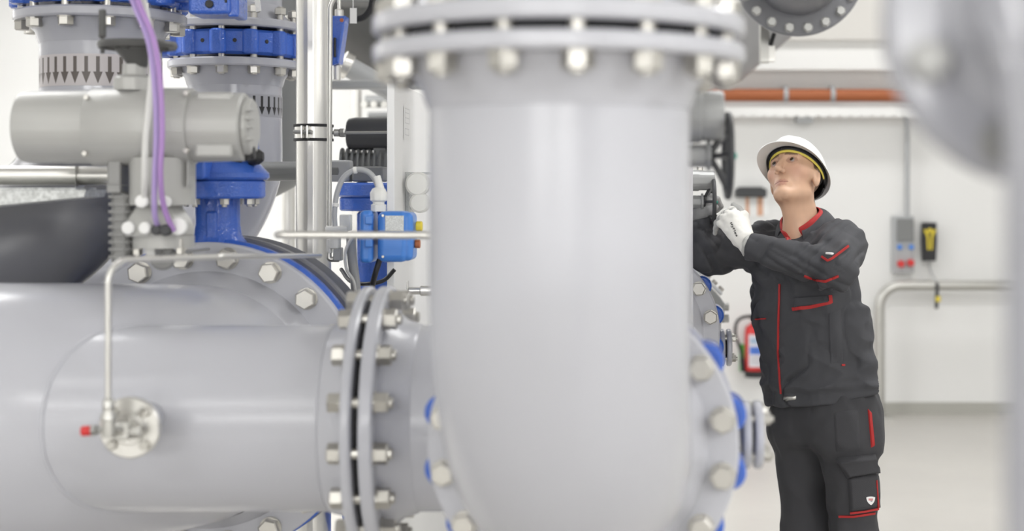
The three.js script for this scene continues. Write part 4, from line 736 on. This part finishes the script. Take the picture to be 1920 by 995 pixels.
      if ((q.z < -0.03 || (ax > 0.066 && q.z < 0.012)) && q.y > 0.012 && q.y < 0.2) mix([0.09, 0.06, 0.04], 0.85);              // cropped hair
      if (q.z < -0.045 && q.y > -0.07) mix([0.10, 0.065, 0.045], 0.7);
      col.set(c.map(v => v * n), i * 3);
    }
    body.setAttribute('color', new THREE.BufferAttribute(col, 3)); }
  const bm = put(g, 'body', body, std(rgb(1, 1, 1), 0.48, 0, { vertexColors: true }), 'head and neck with face turned up to the left');
  for (const s of [-1, 1]) {
    const w = V(s * 0.0325, 0.0215, 0.0712).applyMatrix4(HM), look = V(-0.12 , 0.25, 1).normalize().applyMatrix4(HR);
    const e = put(bm, 'eye', norm(new THREE.SphereGeometry(0.0128, 20, 14)).translate(w.x, w.y, w.z), std(rgb(0.33, 0.28, 0.26), 0.35), 'white of the eye');
    put(bm, 'iris', disc(0.0066, 0.0112, 0.0132, w, look, 20, 0.0004), std(rgb(0.03, 0.02, 0.015), 0.15), 'dark brown iris');
  }
  // --- clothing distance fields
  const J = { sl: at(1576, 458, 4.84), el: at(1571, 505, 4.69), wl: at(1404, 461, 4.79), sr: at(1450, 458, 5.1), er: at(1330, 474, 5.03), wr: at(1313, 408, 5.02) };
  const yaw = -45 * PI / 180, bl = V(Math.cos(yaw), 0, -Math.sin(yaw)), bf = V(Math.sin(yaw), 0, Math.cos(yaw));
  const LV = [[418, 1515, 0.07, 0.06], [436, 1515, 0.135, 0.088], [456, 1514, 0.196, 0.118], [520, 1508, 0.2, 0.133], [600, 1515, 0.2, 0.134], [680, 1527, 0.204, 0.137], [745, 1540, 0.21, 0.142], [800, 1545, 0.21, 0.142]].map(l => [at(0, l[0], D).y, at(l[1], 0, D).x, l[2], l[3]]);
  function level(y) { let i = 0; while (i < LV.length - 2 && LV[i + 1][0] > y) i++; const t = Math.min(1, Math.max(0, (y - LV[i][0]) / (LV[i + 1][0] - LV[i][0]))), k = t * t * (3 - 2 * t) * 0.5 + t * 0.5; return [lerp(LV[i][1], LV[i + 1][1], k), lerp(LV[i][2], LV[i + 1][2], k), lerp(LV[i][3], LV[i + 1][3], k)]; }
  function torso(p) {
    const [cx, a, b] = level(p.y), x = p.x - cx, z = p.z + D, u = x * bl.x + z * bl.z, w = x * bf.x + z * bf.z;
    const e = (Math.pow(Math.pow(Math.abs(u / a), 2.4) + Math.pow(Math.abs(w / b), 2.4), 1 / 2.4) - 1) * Math.min(a, b);
    return smax(e, p.y - LV[0][0], 0.05);
  }
  function armFold(p, a, b, amp) {                          // creases that run round a sleeve, deepest at the elbow
    const dx = b.x - a.x, dy = b.y - a.y, dz = b.z - a.z, L = Math.hypot(dx, dy, dz), t = ((p.x - a.x) * dx + (p.y - a.y) * dy + (p.z - a.z) * dz) / L;
    const q = noise3(t * 26 + p.y * 14, p.y * 9 + p.z * 7, p.x * 6); const q2 = noise3(t * 11 - p.y * 22, p.y * 16 + p.x * 10, p.z * 9 + 4); return amp * (1 - 3.2 * Math.abs(q)) + amp * 1.3 * (0.5 - 2.4 * Math.abs(q2) * Math.sign(1));
  }
  const hemL = at(1437, 766, D), hemR = at(1632, 728, D), cuffL = J.wl.clone().sub(J.el).normalize(), cuffR = J.wr.clone().sub(J.er).normalize();
  function jacket(p) {
    let t = torso(p);
    { const u = p.x * bl.x + p.z * bl.z, w = p.x * bf.x + p.z * bf.z, n1 = noise3(u * 17 + 0.35 * noise3(u * 6, p.y * 9, w * 6) * 4, p.y * 3.2, w * 9), n2 = noise3(u * 9 + p.y * 16, p.y * 10 - u * 8, w * 8 + 3);
      t += 0.013 * (1 - 2.4 * Math.abs(n1)) + 0.014 * (Math.abs(n2) - 0.3) + 0.002 * noise3(p.x * 50, p.y * 30, p.z * 50); }
    t -= 0.006 * smooth(0.02, 0.0, Math.abs(p.y - at(0, 722 - (p.x - hemL.x) * 40, D).y));
    let l = smin(cone(p, J.sl, J.el, 0.079, 0.063), cone(p, J.el, J.wl, 0.063, 0.045), 0.03);
    const le = Math.hypot(p.x - J.el.x, p.y - J.el.y, p.z - J.el.z);
    l += armFold(p, J.el, J.wl, 0.0062) * (0.6 + 0.8 * Math.exp(-le * le / 0.01)) + 0.004 * noise3(p.x * 22, p.y * 30, p.z * 22);
    l = smax(l, (p.x - J.wl.x) * cuffL.x + (p.y - J.wl.y) * cuffL.y + (p.z - J.wl.z) * cuffL.z - 0.002, 0.006);
    let r = smin(cone(p, J.sr, J.er, 0.082, 0.066), cone(p, J.er, J.wr, 0.066, 0.05), 0.035);
    r += armFold(p, J.er, J.sr, 0.0052) + 0.004 * noise3(p.x * 24, p.y * 24, p.z * 20);
    r = smax(r, (p.x - J.wr.x) * cuffR.x + (p.y - J.wr.y) * cuffR.y + (p.z - J.wr.z) * cuffR.z, 0.006);
    let s = smin(smin(t, l, 0.045), r, 0.045);
    const hy = hemL.y + (p.x - hemL.x) / (hemR.x - hemL.x) * (hemR.y - hemL.y) + 0.006 * noise3(p.x * 14, 0, p.z * 14);
    s = smax(s, hy - p.y, 0.012);
    // neck opening
    s = smax(s, -cone(p, at(1503, 425, D - 0.02), at(1496, 405, D - 0.04), 0.062, 0.068), 0.01);
    return s;
  }
  const T = { hl: at(1588, 805, 4.88), kl: at(1603, 1005, 4.87), al: at(1612, 1262, 4.9), hr: at(1506, 808, 5.02), kr: at(1511, 1005, 5.0), ar: at(1520, 1256, 5.05) };
  function trousers(p) {
    const x = p.x - at(1547, 0, D).x, z = p.z + D, u = x * bl.x + z * bl.z, w = x * bf.x + z * bf.z, y0 = at(0, 770, D).y;
    let s = smax((Math.hypot(u / 0.186, w / 0.128) - 1) * 0.128, Math.abs(p.y - y0) - 0.09, 0.04);
    let l = smin(cone(p, T.hl, T.kl, 0.1, 0.077), cone(p, T.kl, T.al, 0.077, 0.068), 0.03);
    let r = smin(cone(p, T.hr, T.kr, 0.1, 0.077), cone(p, T.kr, T.ar, 0.077, 0.068), 0.03);
    l += 0.014 * (Math.abs(noise3(p.x * 13 + p.y * 5, p.y * 10, p.z * 13)) - 0.3); r += 0.014 * (Math.abs(noise3(p.x * 13 + 9, p.y * 10 + p.x * 5, p.z * 13)) - 0.3);
    const kn = at(0, 1000, D).y; const fold = 0.006 * Math.exp(-((p.y - kn) ** 2) / 0.01); l += fold * noise3(p.x * 10, p.y * 40, p.z * 10);
    s = smin(s, smin(l, r, 0.03), 0.09);
    s += 0.003 * noise3(p.x * 34, p.y * 20, p.z * 34);
    return smax(s, 0.065 - p.y, 0.01);
  }
  const fabric = std(rgb(0.05, 0.051, 0.058), 0.8, 0, { bumpMap: weaveBump, bumpScale: 0.0004, sheen: 0.1, sheenRoughness: 0.6, sheenColor: rgb(0.4, 0.4, 0.44) });
  const fabricDark = std(rgb(0.042, 0.042, 0.047), 0.82, 0, { bumpMap: weaveBump, bumpScale: 0.0004, sheen: 0.1, sheenRoughness: 0.6, sheenColor: rgb(0.35, 0.35, 0.4) });
  const redCloth = std(rgb(0.40, 0.02, 0.02), 0.7);
  const jl = at(1275, 790, 5.05), jh = at(1670, 395, 4.6);
  const jm = put(g, 'jacket', boxUV(surfaceNets(jacket, V(jl.x, jl.y, -5.26), V(jh.x, at(0, 395, D).y, -4.55), 0.006), 30), fabric, 'dark grey work jacket');
  const tm = put(g, 'trousers', boxUV(surfaceNets(trousers, V(at(1430, 0, D).x, 0.03, -5.26), V(at(1690, 0, D).x, at(0, 700, D).y, -4.68), 0.0085), 30), fabricDark, 'dark grey work trousers');
  // --- pieces that lie on the cloth
  const hit = (px, py, sdf, d0 = 4.3) => { let d = d0; const q = V(0, 0, 0); for (let i = 0; i < 200; i++) { q.copy(at(px, py, d)); const s = sdf(q); if (s < 0.0006) break; d += s * 0.7; if (d > 5.6) break; } return q.copy(at(px, py, d)); };
  const tmp = V(0, 0, 0);
  function strip(sdf, pts, w, h) {                          // narrow band of cloth along traced points
    const d = []; for (let i = 0; i < pts.length - 1; i++) for (let k = 0; k < 10; k++) d.push([lerp(pts[i][0], pts[i + 1][0], k / 10), lerp(pts[i][1], pts[i + 1][1], k / 10)]); d.push(pts[pts.length - 1]);
    const P = d.map(q => hit(q[0], q[1], sdf)), pos = [], idx = [];
    P.forEach((p, i) => { const t = P[Math.min(i + 1, P.length - 1)].clone().sub(P[Math.max(i - 1, 0)]).normalize(), n = grad(sdf, p, tmp, 0.006).clone(), s = t.clone().cross(n).normalize();
      for (const [a, b] of [[-w / 2, -0.003], [-w / 2, h], [w / 2, h], [w / 2, -0.003]]) { const q = p.clone().addScaledVector(s, a).addScaledVector(n, b); pos.push(q.x, q.y, q.z); } });
    for (let i = 0; i < P.length - 1; i++) for (let k = 0; k < 4; k++) { const a = i * 4 + k, b = i * 4 + (k + 1) % 4; idx.push(a, b, a + 4, b, b + 4, a + 4); }
    const L = (P.length - 1) * 4; idx.push(0, 2, 1, 0, 3, 2, L, L + 1, L + 2, L, L + 2, L + 3);
    const G = new THREE.BufferGeometry(); G.setAttribute('position', new THREE.Float32BufferAttribute(pos, 3)); G.setIndex(idx); G.computeVertexNormals(); return toCreasedNormals(norm0(G), 0.6);
  }
  function norm0(G) { G.setAttribute('uv', new THREE.BufferAttribute(new Float32Array(G.attributes.position.count * 2), 2)); return G; }
  function patch(sdf, c, h, nu = 12, nv = 12, edge = -0.004) {   // padded panel over four traced corners (tl, tr, br, bl)
    const pos = [], uv = [], idx = [];
    for (let j = 0; j <= nv; j++) for (let i = 0; i <= nu; i++) { const u = i / nu, v = j / nv, px = lerp(lerp(c[0][0], c[1][0], u), lerp(c[3][0], c[2][0], u), v), py = lerp(lerp(c[0][1], c[1][1], u), lerp(c[3][1], c[2][1], u), v);
      const p = hit(px, py, sdf), n = grad(sdf, p, tmp, 0.008); const border = i === 0 || j === 0 || i === nu || j === nv; p.addScaledVector(n, border ? edge : h); pos.push(p.x, p.y, p.z); uv.push(u, 1 - v); }
    for (let j = 0; j < nv; j++) for (let i = 0; i < nu; i++) { const a = j * (nu + 1) + i, b = a + nu + 1; idx.push(a, b, a + 1, a + 1, b, b + 1); }
    const G = new THREE.BufferGeometry(); G.setAttribute('position', new THREE.Float32BufferAttribute(pos, 3)); G.setAttribute('uv', new THREE.Float32BufferAttribute(uv, 2)); G.setIndex(idx); G.computeVertexNormals(); return norm(G);
  }
  const red = (sdf, par, pts, w = 0.009) => put(par, 'red_piping', strip(sdf, pts, w, 0.0035), redCloth, 'red piping');
  red(jacket, jm, [[1541, 481], [1552, 488], [1560, 484], [1590, 461]], 0.007); red(jacket, jm, [[1508, 517], [1528, 525], [1548, 527], [1572, 517]], 0.007);
  red(jacket, jm, [[1486, 579], [1520, 575], [1558, 566]], 0.011); red(jacket, jm, [[1558, 568], [1557, 553]], 0.011); red(jacket, jm, [[1462, 532], [1460, 600], [1459, 660], [1464, 738]], 0.006);
  red(jacket, jm, [[1578, 684], [1584, 684]], 0.006); red(jacket, jm, [[1416, 598], [1436, 597]], 0.004);
  put(jm, 'chest_pocket', patch(jacket, [[1484, 557], [1553, 553], [1559, 566], [1486, 578]], 0.004), fabric, 'chest pocket flap');
  put(jm, 'side_pocket', patch(jacket, [[1552, 585], [1578, 575], [1582, 682], [1556, 686]], 0.003), fabric, 'slanted side pocket');
  put(jm, 'sleeve_badge', patch(jacket, [[1546, 472], [1565, 473], [1565, 478], [1546, 477]], 0.003, 6, 3), M.white, 'small white woven badge');
  put(tm, 'cargo_pocket', patch(trousers, [[1588, 892], [1646, 884], [1649, 954], [1592, 962]], 0.014), fabricDark, 'cargo pocket');
  put(tm, 'cargo_flap', patch(trousers, [[1564, 858], [1643, 850], [1646, 886], [1588, 898]], 0.022), fabricDark, 'cargo pocket flap');
  const over = p => trousers(p) - 0.014;
  put(tm, 'red_piping', strip(over, [[1594, 962], [1620, 959], [1647, 954]], 0.006, 0.003), redCloth, 'red piping'); put(tm, 'red_piping', strip(over, [[1643, 900], [1647, 952]], 0.005, 0.003), redCloth, 'red piping');
  put(tm, 'red_piping', strip(trousers, [[1573, 968], [1600, 968], [1640, 962]], 0.007, 0.003), redCloth, 'red piping');
  put(tm, 'hip_pocket', patch(trousers, [[1626, 762], [1634, 770], [1641, 838], [1633, 842]], 0.005, 6, 12), redCloth, 'red hip pocket');
  put(tm, 'front_pocket', patch(trousers, [[1560, 770], [1612, 762], [1616, 850], [1566, 850]], 0.003), fabricDark, 'front pocket');
  { const c = document.createElement('canvas'); c.width = c.height = 64; const x = c.getContext('2d'); x.clearRect(0, 0, 64, 64); x.fillStyle = '#e8e6e6'; x.beginPath(); x.moveTo(4, 10); x.quadraticCurveTo(32, 0, 60, 10); x.quadraticCurveTo(58, 46, 34, 62); x.quadraticCurveTo(6, 46, 4, 10); x.fill(); x.fillStyle = '#c98c8c'; x.fillRect(18, 18, 28, 14); x.fillStyle = '#9a9aa0'; x.fillRect(30, 32, 12, 8);
    const t = new THREE.CanvasTexture(c); t.colorSpace = THREE.SRGBColorSpace;
    put(tm, 'shield_badge', patch(p => trousers(p) - 0.0152, [[1623, 929], [1642, 929], [1642, 947], [1623, 947]], 0.0006, 8, 8, 0.0006), std(rgb(1, 1, 1), 0.5, 0, { map: t, transparent: true, alphaTest: 0.5, side: THREE.DoubleSide }), 'white shield badge'); }
  { const w = patch(jacket, [[1468, 742], [1494, 740], [1494, 750], [1468, 753]], 0.006, 6, 4); put(jm, 'waist_buckle', w, M.steelDull, 'metal buckle at the hem'); }
  // --- collars: leaf from the neck line falling outwards
  function collar(c, tilt, r0, r1, h0, h1, open, th) {
    const n = Y.clone().multiplyScalar(Math.cos(tilt)).addScaledVector(bf, Math.sin(tilt)), f = bf.clone().multiplyScalar(Math.cos(tilt)).addScaledVector(Y, -Math.sin(tilt)), pos = [], idx = [], N = 40, K = 6;
    for (const o of [0, th]) for (let i = 0; i <= N; i++) { const a = open + (2 * PI - 2 * open) * i / N, e = smooth(0, 0.22, Math.min(i, N - i) / N);
      for (let k = 0; k <= K; k++) { const t = k / K, r = lerp(r0, lerp(r1 * 0.92, r1, e), t) + o, h = lerp(h0 - (1 - e) * 0.018, h1 - (1 - e) * 0.008, t * t); const p = c.clone().addScaledVector(n, h).addScaledVector(f, Math.cos(a) * r).addScaledVector(bl, Math.sin(a) * r * 0.96); pos.push(p.x, p.y, p.z); } }
    const S = (N + 1) * (K + 1), A = (i, k, o) => o * S + i * (K + 1) + k;
    for (let i = 0; i < N; i++) for (let k = 0; k < K; k++) { idx.push(A(i, k, 0), A(i, k + 1, 0), A(i + 1, k, 0), A(i + 1, k, 0), A(i, k + 1, 0), A(i + 1, k + 1, 0)); idx.push(A(i, k, 1), A(i + 1, k, 1), A(i, k + 1, 1), A(i + 1, k, 1), A(i + 1, k + 1, 1), A(i, k + 1, 1)); }
    for (let i = 0; i < N; i++) for (const k of [0, K]) idx.push(A(i, k, 0), A(i + 1, k, 0), A(i, k, 1), A(i + 1, k, 0), A(i + 1, k, 1), A(i, k, 1));
    for (let k = 0; k < K; k++) for (const i of [0, N]) idx.push(A(i, k, 0), A(i, k, 1), A(i, k + 1, 0), A(i, k + 1, 0), A(i, k, 1), A(i, k + 1, 1));
    const G = new THREE.BufferGeometry(); G.setAttribute('position', new THREE.Float32BufferAttribute(pos, 3)); G.setIndex(idx); G.computeVertexNormals(); return toCreasedNormals(norm0(G), 0.8);
  }
  const cc = at(1508, 431, D - 0.01);
  put(jm, 'collar', boxUV(collar(cc, 0.42, 0.074, 0.112, 0.046, -0.012, 0.62, 0.004), 30), fabric, 'jacket collar');
  put(g, 'shirt_collar', collar(cc, 0.42, 0.066, 0.09, 0.055, -0.03, 0.3, 0.003), redCloth, 'red shirt collar');
  put(g, 'shirt', surfaceNets(p => smax(torso(p) + 0.04, -cone(p, at(1500, 440, D - 0.02), at(1490, 400, D - 0.03), 0.05, 0.06), 0.01), V(at(1400, 0, D).x, at(0, 560, D).y, -5.2), V(at(1640, 0, D).x, at(0, 405, D).y, -4.7), 0.009), redCloth, 'red shirt');
  { const both = p => Math.min(jacket(p), bodySdf(p)); put(g, 'shirt_front', patch(both, [[1462, 428], [1474, 435], [1484, 449], [1475, 451]], 0.005, 8, 8), redCloth, 'red shirt front in the open collar'); }
  // --- shoes
  for (const [a, yw] of [[T.al, -0.75], [T.ar, -0.95]]) { const f = V(Math.sin(yw), 0, Math.cos(yw)), c = V(a.x, 0, a.z), toe = c.clone().addScaledVector(f, 0.17), heel = c.clone().addScaledVector(f, -0.05);
    const s = p => smax(smin(cone(p, heel.clone().setY(0.045), toe.clone().setY(0.035), 0.045, 0.046), cone(p, c.clone().setY(0.05), c.clone().setY(0.11), 0.05, 0.052), 0.04), -p.y, 0.006);
    put(g, 'shoe', surfaceNets(s, V(c.x - 0.26, -0.012, c.z - 0.2), V(c.x + 0.2, 0.18, c.z + 0.28), 0.009), M.black, 'black safety shoe'); }
  // --- gloves
  const K = 0.07, F = (x, y, d) => at(x, y, d + K);
  const wl = F(1403, 462, 4.735), mcp = [F(1382, 402, 4.765), F(1371, 402, 4.757), F(1360, 409, 4.76), F(1352, 420, 4.77)];
  const chains = [
    [mcp[0], F(1372, 393, 4.80), F(1361, 400, 4.84), F(1353, 409, 4.86)], [mcp[1], F(1360, 398, 4.797), F(1350, 407, 4.84), F(1345, 417, 4.862)],
    [mcp[2], F(1351, 407, 4.80), F(1344, 418, 4.84), F(1342, 428, 4.86)], [mcp[3], F(1346, 419, 4.805), F(1342, 429, 4.835), F(1341, 437, 4.85)]];
  const rad = [[0.0125, 0.0108, 0.0098, 0.0085], [0.0128, 0.011, 0.01, 0.0087], [0.0122, 0.0105, 0.0095, 0.0083], [0.0112, 0.0096, 0.0086, 0.0076]];
  const thumb = [F(1399, 436, 4.765), F(1395, 404, 4.79), F(1385, 392, 4.81), F(1375, 384, 4.822)];
  function palmOf(p, w, m, k) { let s = cone(p, w, w.clone().lerp(m[1], 0.25), 0.030, 0.030); for (let i = 0; i < 4; i++) s = smin(s, cone(p, w.clone().lerp(m[i], 0.35), m[i], 0.022, rad[i][0]), k); return s; }
  function glove(p) {
    let s = palmOf(p, wl, mcp, 0.02);
    s = smin(s, smin(cone(p, thumb[0], thumb[1], 0.021, 0.0155), smin(cone(p, thumb[1], thumb[2], 0.0145, 0.0115), cone(p, thumb[2], thumb[3], 0.0115, 0.0095), 0.004), 0.008), 0.016);
    let f = 1; for (let i = 0; i < 4; i++) { const c = chains[i], r = rad[i]; let q = smin(cone(p, c[0], c[1], r[0], r[1]), smin(cone(p, c[1], c[2], r[1], r[2]), cone(p, c[2], c[3], r[2], r[3]), 0.004), 0.004); f = smin(f, q, 0.0025); }
    s = smin(s, f, 0.006);
    return s + 0.0012 * noise3(p.x * 90, p.y * 90, p.z * 90);
  }
  const gl = surfaceNets(glove, V(at(1330, 0, D).x, at(0, 490, 4.8).y, -4.98), V(at(1420, 0, D).x + 0.01, at(0, 366, 4.8).y, -4.74), 0.0026);
  { const P = gl.attributes.position, col = new Float32Array(P.count * 3), q = V(0, 0, 0);
    for (let i = 0; i < P.count; i++) { q.fromBufferAttribute(P, i);
      let k = 0; const th = Math.min(cone(q, thumb[1].clone().lerp(thumb[2], 0.4), thumb[2], 0.012, 0.012), cone(q, thumb[2], thumb[3], 0.012, 0.01)); if (th < 0.003) k = 1;
      for (let j = 0; j < 4; j++) { const t = Math.min(cone(q, chains[j][1].clone().lerp(chains[j][0], 0.25), chains[j][2], 0.01, 0.009), cone(q, chains[j][2], chains[j][3], 0.009, 0.008)); if (t < 0.0025) k = Math.max(k, 0.9); }
      const c = [lerp(0.8, 0.42, k), lerp(0.79, 0.42, k), lerp(0.75, 0.41, k)]; col.set(c, i * 3); }
    gl.setAttribute('color', new THREE.BufferAttribute(col, 3)); }
  const gm = put(g, 'glove', gl, std(rgb(1, 1, 1), 0.75, 0, { vertexColors: true }), 'white work glove with grey fingertips');
  { const c = document.createElement('canvas'); c.width = 256; c.height = 128; const x = c.getContext('2d'); x.clearRect(0, 0, 256, 128); x.fillStyle = '#1c1c1e'; x.font = 'bold 74px sans-serif'; x.textBaseline = 'middle'; x.fillText('HyFlex', 8, 60);
    const t = new THREE.CanvasTexture(c); t.colorSpace = THREE.SRGBColorSpace;
    put(gm, 'lettering', patch(glove, [[1374, 413], [1387, 442], [1378, 447], [1365, 418]], 0.0007, 16, 8, 0.0007), std(rgb(1, 1, 1), 0.7, 0, { map: t, transparent: true, alphaTest: 0.4, side: THREE.DoubleSide }), 'black lettering on the back of the glove'); }
  const cuffA = J.wl.clone().addScaledVector(cuffL, -0.02), cuffB = J.wl.clone().addScaledVector(cuffL, 0.014);
  put(gm, 'knit_cuff', rod(cuffA, cuffB, 0.036, 28), std(rgb(0.5, 0.5, 0.48), 0.9, 0, { bumpMap: weaveBump, bumpScale: 0.001 }), 'knitted cuff');
  const wr = J.wr.clone(), up = (x, y, d) => at(x, y, d), m2 = [up(1328, 380, 5.0), up(1322, 376, 5.02), up(1316, 375, 5.04), up(1310, 377, 5.06)];
  const ch2 = m2.map((m, i) => [m, m.clone().add(V(0.03, 0.012, -0.005)), m.clone().add(V(0.042, -0.012, -0.012)), m.clone().add(V(0.03, -0.026, -0.015))]);
  const th2 = [wr.clone().lerp(m2[0], 0.3), up(1332, 396, 4.985), up(1338, 392, 4.985), up(1343, 388, 4.99)];
  function glove2(p) { let s = palmOf(p, wr, m2, 0.02); s = smin(s, smin(cone(p, th2[0], th2[1], 0.02, 0.014), smin(cone(p, th2[1], th2[2], 0.013, 0.011), cone(p, th2[2], th2[3], 0.011, 0.009), 0.004), 0.006), 0.014);
    let f = 1; for (let i = 0; i < 4; i++) { const c = ch2[i], r = rad[i]; f = smin(f, smin(cone(p, c[0], c[1], r[0], r[1]), smin(cone(p, c[1], c[2], r[1], r[2]), cone(p, c[2], c[3], r[2], r[3]), 0.004), 0.004), 0.0025); } return smin(s, f, 0.006); }
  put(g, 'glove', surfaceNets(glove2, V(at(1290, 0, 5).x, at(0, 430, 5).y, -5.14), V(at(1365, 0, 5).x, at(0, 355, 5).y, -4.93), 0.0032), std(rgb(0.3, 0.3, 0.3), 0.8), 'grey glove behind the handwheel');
  // --- helmet, in the head frame
  const rimY = z => 0.045 + 0.2 * z, HC = c3(0, 0, -0.014), NA = 72, NT = 22;
  const dome = (phi, t, o) => { const a = 0.098 + o, c = 0.123 + o, k = Math.pow(Math.cos(t * PI / 2), 0.8), x = Math.sin(phi) * a * k, z = HC.z + Math.cos(phi) * c * k; const rid = 0.004 * smooth(0.022, 0.014, Math.abs(x)) * smooth(0.2, 0.5, t); return V(x, rimY(z) + (0.092 + o + rid) * Math.pow(Math.sin(t * PI / 2), 1.05), z); };
  function grid(fn, nu, nv) { const pos = [], uv = [], idx = []; for (let j = 0; j <= nv; j++) for (let i = 0; i <= nu; i++) { const p = fn(i / nu, j / nv).applyMatrix4(HM); pos.push(p.x, p.y, p.z); uv.push(i / nu, j / nv); } for (let j = 0; j < nv; j++) for (let i = 0; i < nu; i++) { const a = j * (nu + 1) + i, b = a + nu + 1; idx.push(a, a + 1, b, a + 1, b + 1, b); } const G = new THREE.BufferGeometry(); G.setAttribute('position', new THREE.Float32BufferAttribute(pos, 3)); G.setAttribute('uv', new THREE.Float32BufferAttribute(uv, 2)); G.setIndex(idx); G.computeVertexNormals(); return norm(G); }
  const brimW = phi => 0.009 + 0.044 * Math.pow(Math.max(0, Math.cos(phi)), 1.6);
  const brim = (phi, s, lift) => { const b = dome(phi, 0, 0), L = Math.hypot(b.x, b.z - HC.z), k = 1 + brimW(phi) * s / L; return V(b.x * k, b.y + lift - 0.012 * s * (1 + Math.max(0, Math.cos(phi)) * 0.5), HC.z + (b.z - HC.z) * k); };
  const whiteShell = std(rgb(0.78, 0.78, 0.77), 0.3);
  const hm = put(g, 'helmet', merge(grid((u, v) => dome(u * 2 * PI, v * 0.995, 0), NA, NT), grid((u, v) => dome(u * 2 * PI, v * 0.995, -0.003), NA, NT), grid((u, v) => brim(u * 2 * PI, v, 0.0015), NA, 4), grid((u, v) => brim(u * 2 * PI, v, -0.0015), NA, 4), grid((u, v) => brim(u * 2 * PI, 1, lerp(-0.0015, 0.0015, v)), NA, 1)), whiteShell, 'white safety helmet');
  const ring = (a, c, y0, y1, th, arc0 = 0, arc1 = 2 * PI) => grid((u, v) => { const phi = lerp(arc0, arc1, u), q = v * 4, s = Math.floor(q) % 4, w = q - Math.floor(q); const cs = [[0, y0], [th, y0], [th, y1], [0, y1], [0, y0]], A = cs[s], B = cs[s + 1] || cs[4], o = lerp(A[0], B[0], w), yy = lerp(A[1], B[1], w), z = HC.z + Math.cos(phi) * (c + o); return V(Math.sin(phi) * (a + o), rimY(z) + yy, z); }, 64, 4);
  put(hm, 'sweatband', ring(0.083, 0.108, -0.008, 0.014, 0.008), M.black, 'black sweatband');
  put(hm, 'yellow_band', ring(0.0825, 0.1075, -0.014, -0.005, 0.0045, -2.0, 2.0), std(rgb(0.8, 0.66, 0.12), 0.5), 'yellow band');
  put(hm, 'ratchet', ring(0.084, 0.104, -0.03, -0.006, 0.006, 2.25, 4.03), M.black, 'black nape ratchet');
}
renderer.render(scene, camera);
